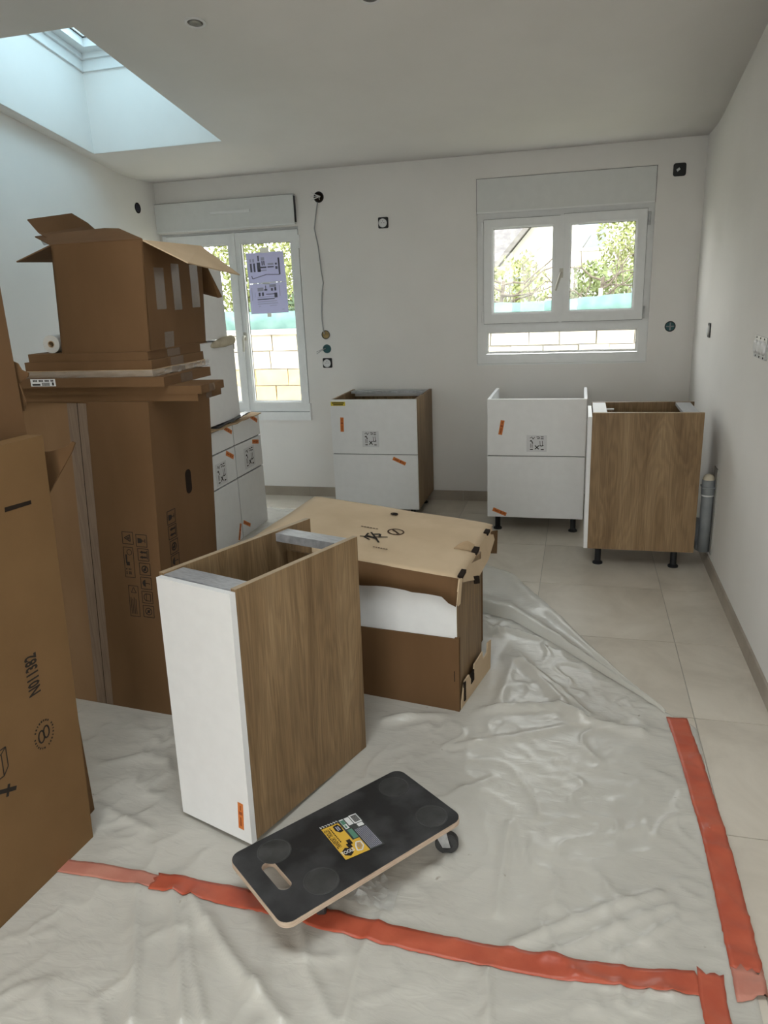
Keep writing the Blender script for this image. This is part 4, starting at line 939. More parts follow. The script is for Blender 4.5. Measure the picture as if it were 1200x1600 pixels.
for a, b in zip(rows, rows[1:]):
    for i in range(NX): bm.faces.new((a[i], a[i + 1], b[i + 1], b[i]))
sh = thing('dust_sheet', 'wrinkled translucent plastic dust sheet spread over the tiles', 'plastic sheet')
obj('sheet', bm, M_SHEET, sh, smooth=True)
# the edge folded back on itself
inn = pl(((746, 958), (800, 972), (870, 1012), (940, 1055), (1000, 1092), (1038, 1119)))
out_ = pl(((746, 884), (800, 903), (868, 963), (930, 1024), (985, 1073), (1041, 1118)))
bm = bmesh.new(); A = []; n_ = 60; mj = 14
def along(P, t_):
    k = min(len(P) - 2, int(t_ * (len(P) - 1))); f_ = t_ * (len(P) - 1) - k; return P[k].lerp(P[k + 1], f_)
for k in range(n_ + 1):
    t_ = k / n_; a, b = along(inn, t_), along(out_, t_); row = []
    for j in range(mj + 1):
        s_ = j / mj; p = a.lerp(b, s_ * 1.0)
        lift = 0.014 + (0.030 * math.exp(-((s_ - 0.12) / 0.16) ** 2) + 0.016 * math.exp(-((s_ - 0.85) / 0.2) ** 2)) * (1 - t_) ** 0.5 + 0.010 * abs(noise.noise((p.x * 9, p.y * 9, 3))) 
        if j == 0: lift = 0.008
        row.append(bm.verts.new((p.x, p.y, lift + 0.5 * sheet_h(p.x, p.y))))
    A.append(row)
for a, b in zip(A, A[1:]):
    for j in range(mj): bm.faces.new((a[j], a[j + 1], b[j + 1], b[j]))
obj('folded_edge', bm, M_SHEET, sh, smooth=True)

# ------------------------------------------------------------------ red tape strips on the sheet
def tape_strip(label, ctr, wd, mat, off=0.0016, ragged=0.0, cut=(0, 0)):
    bm = bmesh.new(); P = [Vector(p) for p in ctr]; L = [0.0]
    for a, b in zip(P, P[1:]): L.append(L[-1] + (b - a).length)
    n_ = max(8, int(L[-1] / 0.012)); A = []
    for k in range(n_ + 1):
        s_ = L[-1] * k / n_; i = max(j for j in range(len(P) - 1) if L[j] <= s_ + 1e-9)
        d = (P[i + 1] - P[i]).normalized(); p = P[i] + d * (s_ - L[i]); nn = Vector((-d.y, d.x)); row = []
        for j in range(7):
            t_ = j / 6 - 0.5
            q = p + nn * wd * t_ + d * ((cut[0] * t_ if k == 0 else 0) + (cut[1] * t_ if k == n_ else 0))
            if k in (0, n_): q += d * ragged * noise.noise((q.x * 90, q.y * 90, 1))
            if j in (0, 6): q += nn * 0.002 * noise.noise((q.x * 60, q.y * 60, 2))
            row.append(bm.verts.new((q.x, q.y, sheet_h(q.x, q.y) + off + 0.002 + 0.0012 * max(0, noise.noise((q.x * 30, q.y * 30, 8))))))
        A.append(row)
    for a, b in zip(A, A[1:]):
        for j in range(6): bm.faces.new((a[j], b[j], b[j + 1], a[j + 1]))
    bmesh.ops.reverse_faces(bm, faces=bm.faces)
    o = obj('floor_tape', bm, mat, smooth=True); s_ = o.modifiers.new('t', 'SOLIDIFY'); s_.thickness = 0.0008
    return tag(o, label, 'tape')
def c_(u0, v0, u1, v1): a, b = on_floor(u0, v0), on_floor(u1, v1); return ((a.x + b.x) / 2, (a.y + b.y) / 2)
tape_strip('long red tape strip along the edge of the dust sheet nearest the right wall', [c_(1045, 1124, 1068, 1126), c_(1063, 1190, 1094, 1185), c_(1094, 1300, 1130, 1296), c_(1117, 1390, 1153, 1385), c_(1146, 1525, 1187, 1520)], 0.070, M_TAPE, cut=(0.0, 0.0))
tape_strip('faded end of red tape at the corner of the dust sheet', [c_(1146, 1523, 1186, 1518), c_(1155, 1560, 1196, 1572)], 0.068, M_TAPEF, off=0.0012, ragged=0.02, cut=(0, -0.04))
tape_strip('pale pink red tape strip coming out from under the numbered carton', [(-1.50, 1.432), c_(108, 1346, 103, 1366), c_(255, 1375, 245, 1394)], 0.048, M_TAPEF, off=0.0010)
tape_strip('long red tape strip running under the dolly across the dust sheet', [c_(243, 1373, 236, 1392), c_(330, 1387, 325, 1410), c_(420, 1405, 415, 1429), c_(520, 1431, 512, 1457), c_(640, 1457, 635, 1486), c_(760, 1482, 755, 1511), c_(900, 1507, 895, 1535), c_(1020, 1522, 1015, 1552), c_(1100, 1527, 1092, 1556)], 0.062, M_TAPE, ragged=0.02)
tape_strip('short red tape strip crossing the end of the long one', [c_(1088, 1513, 1131, 1535), c_(1094, 1565, 1132, 1560), c_(1108, 1640, 1148, 1636), (0.30, 1.10)], 0.056, M_TAPE, off=0.0026, ragged=0.03)

# ------------------------------------------------------------------ dolly
DA = math.atan2(0.432, 0.338); DH = 0.118; DL, DW_ = 0.578, 0.292
dl = thing('transport_dolly', 'black topped plywood transport dolly with a yellow label and handle slot', 'dolly', (-0.562, 1.577, 0.0), DA)
dl.location.z = 0.0
outer = rrect(-DL / 2, DL / 2, -DW_ / 2, DW_ / 2, 0.032, 7); slot = rrect(-DL / 2 + 0.050, -DL / 2 + 0.085, -0.052, 0.062, 0.0172, 6)
bd = plate('board', outer, [slot], 0.0155, M_PLY, dl); bd.data.transform(Matrix.Translation((0, 0, DH - 0.0175)))
inn_ = rrect(-DL / 2 + 0.0012, DL / 2 - 0.0012, -DW_ / 2 + 0.0012, DW_ / 2 - 0.0012, 0.031, 7)
sl2 = rrect(-DL / 2 + 0.049, -DL / 2 + 0.086, -0.053, 0.063, 0.018, 6)
tp = plate('black_top', inn_, [sl2], 0.002, M_MAT, dl); tp.data.transform(Matrix.Translation((0, 0, DH - 0.002)))
for sx in (-1, 1):
    for sy in (-1, 1):
        x, y = sx * (DL / 2 - 0.066 + (0.0 if sx > 0 else -0.005)), sy * (DW_ / 2 - 0.062)
        if sx < 0: x += 0.055 - 0.02 * sy
        bm = bmesh.new(); lathe(bm, (x, y, DH - 0.0005), (0, 0, 1), [(0.046, 0), (0.046, 0.0012), (0.043, 0.0015), (0.041, 0.0009), (0.006, 0.0009), (0, 0.0009)], 32)
        d_ = obj('anti_slip_disc', bm, M_DISC, tp)
        cx_, cy_ = sx * (DL / 2 - 0.055) + (0.085 if sx < 0 else 0), sy * (DW_ / 2 - 0.045 - (0.02 if sx < 0 else 0)); sw = {(1, 1): 0.5, (1, -1): -0.73, (-1, 1): 0.4, (-1, -1): 0.9}[(sx, sy)]
        ca, sa = cos(sw), sin(sw); wx, wy = cx_ + 0.022 * ca, cy_ + 0.022 * sa; wr_ = 0.033
        bm = bmesh.new(); bx(bm, cx_ - 0.028, cx_ + 0.028, cy_ - 0.028, cy_ + 0.028, DH - 0.021, DH - 0.0175)
        lathe(bm, (cx_, cy_, DH - 0.032), (0, 0, 1), [(0, 0), (0.022, 0), (0.024, 0.012), (0, 0.012)], 16)
        ax = Vector((-sa, ca, 0))
        for k in (-1, 1):
            o0 = Vector((0, 0, 0)) + ax * 0.015 * k
            prism(bm, [Vector((cx_ - 0.016 * ca, cy_ - 0.016 * sa, DH - 0.030)) + o0, Vector((cx_ + 0.020 * ca, cy_ + 0.020 * sa, DH - 0.030)) + o0, Vector((wx + 0.010 * ca, wy + 0.010 * sa, 0.026 + 0.005)) + o0, Vector((wx - 0.012 * ca, wy - 0.012 * sa, 0.026 + 0.005)) + o0], ax * 0.002 * k)
        cs2 = obj('caster', bm, M_STEEL, dl)
        bm = bmesh.new(); lathe(bm, Vector((wx, wy, wr_ + 0.004)) - ax * 0.0125, ax, [(0, 0.003), (0.015, 0.003), (0.017, 0.0), (wr_ - 0.003, 0), (wr_, 0.004), (wr_, 0.021), (wr_ - 0.003, 0.025), (0.017, 0.025), (0.015, 0.022), (0, 0.022)], 28)
        obj('wheel', bm, M_RUBBER, cs2, smooth=False)
ft = Face(dl, (0, 0, DH), (1, 0, 0), (0, 1, 0))
# label: its own frame from four pixel corners
Q = [ft.px(u, v) for u, v in ((499, 1294), (540.5, 1344.5), (596, 1327), (557, 1271))]
# e1 runs along the text (top left to bottom), e2 across the label
o_ = Vector(Q[0]); e1 = (Vector(Q[1]) - o_); e2 = (Vector(Q[3]) - o_)
def lq(s_, t_): p = o_ + e1 * s_ + e2 * t_; return (p.x, p.y)
def lrect(s0, s1, t0, t1): return [lq(s0, t0), lq(s1, t0), lq(s1, t1), lq(s0, t1)]
lab = ft.polys('label', [lrect(0, 1, 0, 1)], M_DLAB, tp, h=0.0012)
ft.polys('label_yellow', [lrect(0.05, 1, 0.0, 0.45), lrect(0.62, 1, 0.45, 0.62)], M_YLAB, lab, h=0.0017)
ft.polys('label_white_band', [lrect(0.0, 0.075, 0.0, 0.45), lrect(0.02, 0.30, 0.50, 0.60), lrect(0.02, 0.24, 0.63, 0.75), lrect(0.0, 0.25, 0.77, 0.97), lrect(0.27, 0.36, 0.80, 0.95)], M_STW, lab, h=0.0017)
ft.polys('label_green', [lrect(0.05, 0.18, 0.505, 0.595), lrect(0.34, 0.60, 0.50, 0.62), lrect(0.20, 0.28, 0.52, 0.56)], M_GLAB, lab, h=0.0021)
P = []
for k in range(6):                                         # chevrons along the top band
    t_ = 0.01 + k * 0.072; P += [[lq(0.005, t_), lq(0.04, t_ + 0.035), lq(0.07, t_ + 0.0), lq(0.07, t_ + 0.035), lq(0.04, t_ + 0.07), lq(0.005, t_ + 0.035)]]
P += [[lq(0.12, 0.27), lq(0.10, 0.40), lq(0.20, 0.44), lq(0.32, 0.42), lq(0.33, 0.33), lq(0.25, 0.26)]]
cx_, cy_ = lq(0.845, 0.165)
hx = [(0.845 + 0.115 * cos(a) , 0.165 + 0.125 * sin(a)) for a in [pi / 3 * k for k in range(6)]]
P += [[lq(*h_) for h_ in hx]]
P += [lrect(0.03 + 0.018 * k, 0.04 + 0.018 * k, 0.80, 0.95) for k in range(11)]
P += [lrect(0.57, 0.70, 0.30, 0.40), lrect(0.66, 0.78, 0.24, 0.34)]
for k in range(len(P) - 0):
    pass
ft.polys('label_print', P, M_INK, lab, h=0.0023)
ft.polys('label_fine_print', [lrect(0.40, 0.98, 0.66 + 0.035 * k, 0.672 + 0.035 * k) for k in range(9)], M_PINK2, lab, h=0.0026)
for r4 in (lrect(0.15, 0.28, 0.31, 0.335), lrect(0.16, 0.27, 0.355, 0.385)): ft.polys('label_logo_print', [r4], M_PINK2, lab, h=0.0028)
P = strokes([lq(0.80, 0.40), lq(0.70, 0.47), lq(0.72, 0.58), lq(0.84, 0.57), lq(0.93, 0.47), lq(0.90, 0.37)], 0.0035, True)
ft.polys('label_picture', P, M_STW, lab, h=0.0024)
ft.polys('label_picture', [[lq(0.79, 0.42), lq(0.73, 0.48), lq(0.75, 0.55), lq(0.84, 0.53), lq(0.89, 0.46)]], M_CARDIN, lab, h=0.0022)
ang = math.atan2(e1.y, e1.x); Lt = e1.length
ft.text('label_text', 'TRANSPORT TROLLEY', lq(0.41, 0.085), 0.019, ang + pi, M_INK, lab, h=0.0024, sx=Lt * 0.60 / 0.205)
ft.text('label_text', 'TOOLS', lq(0.845, 0.165), 0.017, ang + pi * 0.5 + pi * 0.0, M_STW, lab, h=0.0029, sx=0.7)
ft.polys('label_text_line', [lrect(0.13 + 0.05 * k, 0.165 + 0.05 * k, 0.17, 0.195) for k in range(9)], M_INK, lab, h=0.0024)
# crumpled clear wrapper under its edge
bm = bmesh.new(); c0 = on_floor(572, 1398); A = []
for j in range(13):
    row = []
    for i in range(15):
        s_, t_ = i / 14 - 0.5, j / 12 - 0.5
        row.append(bm.verts.new((c0.x + 0.17 * s_ + 0.02 * noise.noise((i, j, 2)), c0.y + 0.10 * t_ + 0.02 * noise.noise((j, i, 5)), 0.012 + 0.055 * abs(noise.noise((i * 0.45, j * 0.5, 9))) * max(0.1, 1 - 1.8 * abs(s_)))))
    A.append(row)
for a, b in zip(A, A[1:]):
    for i in range(14): bm.faces.new((a[i], a[i + 1], b[i + 1], b[i]))
tag(obj('plastic_wrapper', bm, mat_clear('clear_wrapper', (0.6, 0.6, 0.58), 0.30, 0.08), smooth=False), 'crumpled clear plastic wrapper on the dust sheet beside the dolly', 'wrapper')

# ------------------------------------------------------------------ electrical boxes and sockets on the walls
def wframe(p, n):                                          # frame on a wall: origin p, looking along n out of the wall
    n = Vector(n); up = Vector((0, 0, 1)); rt = up.cross(n)
    return Matrix(((rt.x, up.x, n.x, p.x), (rt.y, up.y, n.y, p.y), (rt.z, up.z, n.z, p.z), (0, 0, 0, 1)))
def wthing(name, label, cat, p, n, group=None):
    r_ = thing(name, label, cat, group=group); mm = wframe(Vector(p), n); r_.location = mm.translation; r_.rotation_euler = mm.to_euler(); return r_
def ring_box(r_, R, ring_mat, in_mat, depth=0.004, name='box_rim'):
    bm = bmesh.new(); lathe(bm, (0, 0, -0.001), (0, 0, 1), [(R * 0.80, 0), (R, 0), (R, depth), (R * 0.86, depth), (R * 0.80, 0)], 28); obj(name, bm, ring_mat, r_)
    bm = bmesh.new(); lathe(bm, (0, 0, -0.001), (0, 0, 1), [(0, 0.0008), (R * 0.84, 0.0012), (R * 0.84, 0.002), (0, 0.0018)], 28); obj('cavity', bm, in_mat, r_)
def plate_box(r_, hw, hh, mat, th=0.006, rad=0.008): 
    o = plate('mounting_plate', rrect(-hw, hw, -hh, hh, rad, 4), [], th, mat, r_); return o
NB = (0, -1, 0)
r_ = wthing('junction_box', 'round black junction box with stripped wires high beside the tall window', 'junction box', on_y(498, 308, YB), NB); ring_box(r_, 0.037, M_BLACK, M_SLOT)
for k, (dx, dz) in enumerate(((-0.045, 0.03), (-0.05, 0.005), (-0.05, -0.02), (-0.02, 0.015), (-0.03, -0.01), (0.015, -0.02))):
    bm = bmesh.new(); tube(bm, [(0.012, 0.004, 0.002), (dx * 0.5, dz * 0.6, 0.02), (dx, dz, 0.03)], 0.0022, 6); obj('wire', bm, M_STW, r_)
pth = [on_y(u, v, YB - 0.006) for u, v in ((496, 316), (493, 338), (491, 357), (497, 385), (502, 425), (505, 442), (503, 456), (502.5, 490), (503, 500), (505, 515), (507, 522))]
bm = bmesh.new(); tube(bm, pth, 0.0042, 8); tag(obj('wall_cable', bm, M_WIRE, smooth=True), 'thin grey cable hanging down the wall between two junction boxes', 'cable')
r_ = wthing('junction_box', 'round brass coloured junction box at the lower end of the wall cable', 'junction box', on_y(509, 523, YB), NB); ring_box(r_, 0.032, M_BLACK, M_BRASS)
r_ = wthing('junction_box', 'round dark teal junction box with two wires sticking out', 'junction box', on_y(511, 545, YB), NB); ring_box(r_, 0.032, M_TEAL, M_TEAL)
for dz in (-0.012, -0.026):
    bm = bmesh.new(); tube(bm, [(-0.01, 0.004, 0.002), (-0.045, dz * 0.6, 0.02), (-0.075, dz - 0.008, 0.025)], 0.002, 6); obj('wire', bm, M_WIRE, r_)
def socket(label, p, n=NB):
    r_ = wthing('wall_socket', label, 'socket', p, n); plate_box(r_, 0.036, 0.036, M_BLACK)
    bm = bmesh.new(); lathe(bm, (-0.003, -0.002, 0.005), (0, 0, 1), [(0, 0.002), (0.022, 0.002), (0.026, 0.006), (0.029, 0.006), (0.029, 0), (0, 0)], 26); s_ = obj('socket_insert', bm, M_STW, r_)
    for dx, dy in ((-0.012, 0), (0.006, 0), (-0.003, 0.012)):
        bm = bmesh.new(); lathe(bm, (dx, dy, 0.0065), (0, 0, 1), [(0, 0.001), (0.0025, 0.001), (0.0025, 0.0015), (0, 0.0015)], 8); obj('pin_hole', bm, M_SLOT, s_)
    return r_
socket('white socket on a black plate below the teal junction box', on_y(512, 567, YB))
socket('white socket on a black plate high on the wall between the windows', on_y(599, 348, YB))
r_ = wthing('junction_box', 'square black junction box high beside the shutter of the two sash window', 'junction box', on_y(1062, 265, YB), NB); plate_box(r_, 0.038, 0.038, M_BLACK, 0.005, 0.014)
P_ = bmesh.new(); prism(P_, [Vector((-0.02, 0.0, 0.0055)), Vector((-0.012, -0.012, 0.0055)), Vector((0.004, 0.002, 0.0055)), Vector((-0.004, 0.012, 0.0055))], Vector((0, 0, 0.002))); obj('clip', P_, M_STEEL, r_)
r_ = wthing('junction_box', 'round dark teal junction box beside the lower pane of the two sash window', 'junction box', on_y(1047, 510, YB), NB); ring_box(r_, 0.034, M_BLACK, M_TEAL)
bm = bmesh.new(); bx(bm, -0.025, 0.025, -0.004, 0.004, 0.001, 0.004); bx(bm, -0.004, 0.004, -0.025, 0.025, 0.0012, 0.0042); obj('cross_brace', bm, M_GREYPVC, r_)
r_ = wthing('junction_box', 'small round dark junction box on the wall under the skylight', 'junction box', on_x(215, 325, XL), (1, 0, 0)); ring_box(r_, 0.036, M_SLOT, mat_flat('navy_plastic', (0.012, 0.012, 0.03), 0.4))
NR = (-1, 0, 0)
def switch(label, p, n_, hh):
    r_ = wthing('wall_switch', label, 'switch', p, NR); plate_box(r_, 0.036 * n_, hh, M_STEEL if n_ > 1 else M_BLACK, 0.006, 0.006)
    for k in range(n_):
        x = (k - (n_ - 1) / 2) * 0.068
        bm = bmesh.new(); lathe(bm, (x, 0, 0.005), (0, 0, 1), [(0, 0.012), (0.018, 0.012), (0.026, 0.008), (0.028, 0), (0, 0)], 20); o = obj('switch_insert', bm, M_STW, r_)
        for y in (-0.042, 0.042) if n_ > 1 else ():
            bm = bmesh.new(); lathe(bm, (x, y * 0.88, 0.0055), (0, 0, 1), [(0.004, 0), (0.004, 0.002), (0, 0.002)], 8); obj('screw', bm, M_SLOT, r_)
switch('single switch mount on the right wall above the oak sided cabinet', on_x(1109, 516, XR), 1, 0.040)
switch('triple switch mount on the right wall', on_x(1190, 543, XR), 3, 0.044)

# ------------------------------------------------------------------ drain pipe at the right wall
pt = on_x(1117, 735, XR - 0.03); pb = on_x(1106, 850, XR - 0.03)
dp = thing('drain_pipe', 'grey plastic drain pipe with an elbow standing against the right wall', 'pipe', (XR - 0.034, 4.10, 0.0))
bm = bmesh.new(); lathe(bm, (0, 0, 0.105), (0, 0, 1), [(0.012, 0), (0.030, 0), (0.030, 0.40), (0.026, 0.40)], 20); obj('pipe', bm, M_GREYPVC, dp, smooth=True)
bm = bmesh.new(); lathe(bm, (0, 0, 0.425), (0, 0, 1), [(0.0295, 0), (0.0335, 0.002), (0.0335, 0.075), (0.030, 0.08), (0.0, 0.08)], 20); obj('sleeve', bm, M_GREYPVC, dp)
bm = bmesh.new(); lathe(bm, (0, 0, 0.417), (0, 0, 1), [(0.0335, 0), (0.0345, 0.004), (0.0335, 0.008)], 20); obj('seal_ring', bm, M_STW, dp)
bm = bmesh.new(); lathe(bm, (0, 0, 0.500), (0, 0, 1), [(0.030, 0), (0.029, 0.016), (0.020, 0.030), (0, 0.036)], 20); obj('end_cap', bm, M_FOAM, dp, smooth=True)
bm = bmesh.new(); tube(bm, [(0, 0.01, 0.13), (-0.01, 0.05, 0.115), (-0.02, 0.085, 0.14), (-0.025, 0.095, 0.19), (-0.025, 0.095, 0.255)], [0.030, 0.031, 0.033, 0.034, 0.034], 16); obj('elbow', bm, M_GREYPVC, dp, smooth=True)
bm = bmesh.new(); bx(bm, 0.030, 0.0345, -0.055, 0.045, 0.10, 0.57); obj('wall_slot', bm, mat_flat('raw_plaster', (0.30, 0.29, 0.27), 0.9), dp)
bm = bmesh.new(); bx(bm, -0.034, 0.034, -0.036, 0.036, 0.462, 0.470); obj('bracket', bm, M_GREYPVC, dp)

# ------------------------------------------------------------------ ceiling spotlights
def spot(label, u, v):
    p = hit(u, v, (0, KY, HB), (0, SL, 1)); n = Vector((0, -SL, -1)).normalized()
    r_ = thing('ceiling_spotlight', label, 'lamp', p)
    bm = bmesh.new(); lathe(bm, (0, 0, 0), n, [(0.033, -0.002), (0.045, 0.0), (0.045, 0.003), (0.041, 0.006), (0.034, 0.005), (0.032, -0.002)], 32); obj('trim_ring', bm, M_CARCASS, r_, smooth=True)
    bm = bmesh.new(); lathe(bm, (0, 0, 0), n, [(0, 0.0005), (0.013, 0.0012), (0.020, 0.003), (0.033, 0.001), (0.033, -0.002), (0, -0.002)], 24); obj('bulb', bm, M_SPOT, r_, smooth=True)
spot('recessed ceiling spotlight, the one closer to the skylight', 305, 35); spot('recessed ceiling spotlight farther from the skylight', 578, -4)

# ------------------------------------------------------------------ plans taped on the tall window
yp = YB + 0.006 + 0.0300
def paper(label, c4, draw):
    P = [on_y(u, v, yp) for u, v in c4]; o0 = P[0]
    r_ = thing('plan_sheet', label, 'paper', o0)
    bm = bmesh.new(); prism(bm, [p - o0 for p in P], Vector((0, -0.0008, 0))); s_ = obj('sheet', bm, M_PAPER, r_)
    e1_, e2_ = P[1] - P[0], P[3] - P[0]
    def pp(a, b): return e1_ * a + e2_ * b + Vector((0, -0.0009, 0))
    for mat_, rects, nm in draw:
        bm = bmesh.new()
        for q4 in rects: prism(bm, [pp(*c) for c in q4], Vector((0, -0.0004, 0)))
        obj(nm, bm, mat_, s_)
    return r_
A1 = [rect(.08, .13, .34, .62), rect(.17, .22, .34, .62), rect(.30, .34, .10, .28), rect(.27, .36, .32, .62), rect(.40, .43, .28, .42), rect(.45, .48, .28, .42), rect(.36, .52, .46, .51), rect(.55, .72, .46, .50), rect(.76, .81, .36, .42), rect(.76, .82, .47, .56), rect(.84, .885, .20, .74)]
A1 += strokes([(.10, .74), (.12, .84), (.50, .72), (.86, .74)], .022)
A1b = [rect(.08, .12, .20, .30), rect(.16, .20, .20, .30), rect(.39, .48, .16, .26), rect(.56, .72, .36, .42), rect(.30, .52, .56, .60)]
paper('upper kitchen plan print taped inside the tall window', ((384, 396), (442, 392), (447.5, 439), (389, 444)), [(M_PINK, A1, 'drawing'), (M_PINK2, A1b, 'drawing')])
A2 = [rect(.24, .29, .30, .42), rect(.33, .38, .30, .42), rect(.43, .45, .08, .20), rect(.40, .48, .20, .25), rect(.58, .63, .18, .27), rect(.67, .72, .16, .27), rect(.66, .74, .34, .50), rect(.44, .66, .36, .385), rect(.20, .66, .515, .545)]
A2b = [rect(.22, .38, .14, .26), rect(.54, .72, .06, .15), rect(.20, .66, .45, .465), rect(.20, .72, .60, .62), rect(.20, .74, .67, .69), rect(.22, .28, .75, .765), rect(.52, .70, .75, .765), rect(.06, .075, .12, .56), rect(.14, .15, .28, .44), rect(.80, .815, .10, .46), rect(.84, .90, .90, .915)]
paper('lower kitchen plan print taped inside the tall window', ((389, 444.5), (447.5, 439.5), (451, 488), (393, 491)), [(M_PINK, A2, 'drawing'), (M_PINK2, A2b, 'drawing')])
for u, v, w_, h_, lb_ in ((413, 391, 0.07, 0.035, 'white tape piece above the upper plan print'), (416.5, 442.5, 0.055, 0.013, 'white tape piece joining the two plan prints'), (421, 492, 0.032, 0.028, 'white tape piece below the lower plan print')):
    c = on_y(u, v, yp - 0.0014); tag(box('paper_tape', c.x - w_ / 2, c.x + w_ / 2, c.y - 0.0005, c.y + 0.0011, c.z - h_ / 2, c.z + h_ / 2, M_PTAPE), lb_, 'tape')

# ------------------------------------------------------------------ outdoors
GZ = -0.15
M_GRASS = mat_noise('garden_ground', (0.16, 0.17, 0.09), (0.28, 0.26, 0.17), 1.2, 8, 0.95, 0.05)
M_TERR = mat_noise('terrace_stone', (0.42, 0.40, 0.37), (0.50, 0.48, 0.44), 2, 6, 0.9, 0.1)
tag(box('garden_ground', -25, 25, YB + 0.4, 60, GZ - 0.3, GZ, M_GRASS), 'garden ground outside the windows', 'ground', kind='structure')
tag(box('terrace', -25, 25, -30, YF - 0.21, GZ - 0.3, -0.03, M_TERR), 'terrace paving outside the added bay door', 'paving', kind='structure')
M_STONES = [mat_noise('limestone_%d' % k, c, tuple(min(1, q * 1.2) for q in c), 7, 8, 0.95, 0.05, bump=0.5, bscale=40) for k, c in enumerate(((0.36, 0.315, 0.265), (0.40, 0.35, 0.285), (0.33, 0.305, 0.265), (0.40, 0.30, 0.17)))]
GY = 8.5; gw = thing('garden_wall', 'pale stone block garden wall outside the windows', 'wall', (0, GY, GZ))
box('core', -7, 4.5, 0.03, 0.25, 0, 1.24, M_STONES[2], gw)
z = 0.0
for row in range(6):
    hh = (0.215, 0.205, 0.21, 0.20, 0.215, 0.195)[row]; x = -5.6 + 0.17 * (row % 2)
    while x < 2.2:
        L_ = random.uniform(0.30, 0.46)
        mt = M_STONES[3] if row < 4 and -4.3 < x < -3.1 else random.choice(M_STONES[:3])  # yellower lower blocks carry the sunlight on the wall in their colour
        bm = bmesh.new(); v = bx(bm, x + 0.006, x + L_ - 0.006, random.uniform(-0.012, 0.004), 0.04, z + 0.006, z + hh - 0.006)
        for q in v: q.co.x += random.uniform(-.006, .006); q.co.z += random.uniform(-.005, .005)
        obj('stone_block', bm, mt, gw, bevel=0.008); x += L_
    z += hh
box('coping', -7, 4.5, -0.04, 0.28, z, z + 0.05, M_STONES[1], gw)
M_NET = mat_noise('teal_windbreak', (0.085, 0.155, 0.14), (0.13, 0.215, 0.195), 6, 5, 0.7, 0.2, bump=0.3, bscale=60)
nt_ = thing('windbreak_net', 'teal windbreak net stretched above the garden wall', 'net fence', (0, GY + 0.30, 0))
bm = bmesh.new(); n_ = 160; A = []
for i in range(n_ + 1):
    x = -7 + 11 * i / n_; A.append([bm.verts.new((x, 0.035 * noise.noise((x * 3, k, 0)), GZ + 1.0 + (0.53 + 0.03 * sin(x * 2.1)) * k / 4 + (0.02 * noise.noise((x * 4, 9, 0)) if k == 4 else 0))) for k in range(5)])
for a, b in zip(A, A[1:]):
    for k in range(4): bm.faces.new((a[k], b[k], b[k + 1], a[k + 1]))
so = obj('net', bm, M_NET, nt_, smooth=True); s_ = so.modifiers.new('t', 'SOLIDIFY'); s_.thickness = 0.006
for k in range(7):
    bm = bmesh.new(); tube(bm, [(-6.6 + 1.7 * k, 0.03, GZ), (-6.6 + 1.7 * k, 0.03, GZ + 1.62)], 0.02, 8); obj('post', bm, M_STEEL, nt_)
M_LEAF = [mat_noise('leaf_%d' % k, c, tuple(min(1, q * 1.5) for q in c), 3, 3, 0.6, 0.2) for k, c in enumerate(((0.10, 0.12, 0.045), (0.15, 0.165, 0.06), (0.06, 0.085, 0.045)))]
M_BARK = mat_noise('bark', (0.09, 0.075, 0.06), (0.15, 0.125, 0.10), 14, 6, 0.95, 0.05)
def leaves(bm, c, r, n, size, seed):
    rd = random.Random(seed)
    for _ in range(n):
        while True:
            d = Vector((rd.uniform(-1, 1), rd.uniform(-1, 1), rd.uniform(-1, 1)))
            if d.length <= 1: break
        if noise.noise(d * 2.2 + Vector((seed, 0, 0))) < -0.18: continue
        p = Vector(c) + Vector((d.x * r[0], d.y * r[1], d.z * r[2]))
        a = Vector((rd.gauss(0, 1), rd.gauss(0, 1), rd.gauss(0, 1))).normalized(); b = a.orthogonal().normalized(); s = size * rd.uniform(0.6, 1.4)
        bm.faces.new([bm.verts.new(p + a * s), bm.verts.new(p + b * s * 0.55), bm.verts.new(p - a * s), bm.verts.new(p - b * s * 0.55)])
def tree(name, label, x, y, trunk_h, c, r, n, size, k, seed, cat='tree'):
    r_ = thing(name, label, cat, (x, y, GZ)); rd = random.Random(seed)
    bm = bmesh.new(); tube(bm, [(0, 0, 0), (0.05, 0, trunk_h * 0.5), (0, 0.03, trunk_h), (0.05, 0, trunk_h + r[2] * 0.8)], [0.09, 0.07, 0.055, 0.02], 8); tk = obj('trunk', bm, M_BARK, r_)
    for q in range(7):
        a = rd.uniform(0, 2 * pi); z_ = trunk_h * rd.uniform(0.6, 1.1)
        bm = bmesh.new(); tube(bm, [(0.02, 0, z_), (cos(a) * r[0] * 0.4, sin(a) * r[1] * 0.4, z_ + r[2] * 0.35), (cos(a) * r[0] * 0.8, sin(a) * r[1] * 0.8, z_ + r[2] * 0.5)], [0.035, 0.022, 0.008], 6); obj('branch', bm, M_BARK, tk)
    bm = bmesh.new(); leaves(bm, c, r, n, size, seed); o = obj('foliage', bm, M_LEAF[k], r_); o['kind'] = 'stuff'
tree('garden_tree', 'bright green leafy tree behind the wall, seen through the tall window', -4.7, 11.2, 1.3, (0, 0, 2.1), (1.5, 0.9, 1.3), 16000, 0.034, 1, 3)
tree('garden_tree', 'tall light green tree seen through the upper right of the two sash window', 1.1, 13.4, 1.5, (0, 0, 2.6), (0.9, 0.8, 1.5), 11000, 0.034, 1, 11)
tree('garden_bush', 'dark green bush behind the net, seen through the tall window', -3.6, 9.5, 0.5, (0, 0, 1.25), (1.2, 0.35, 0.45), 4200, 0.04, 2, 5, 'bush')
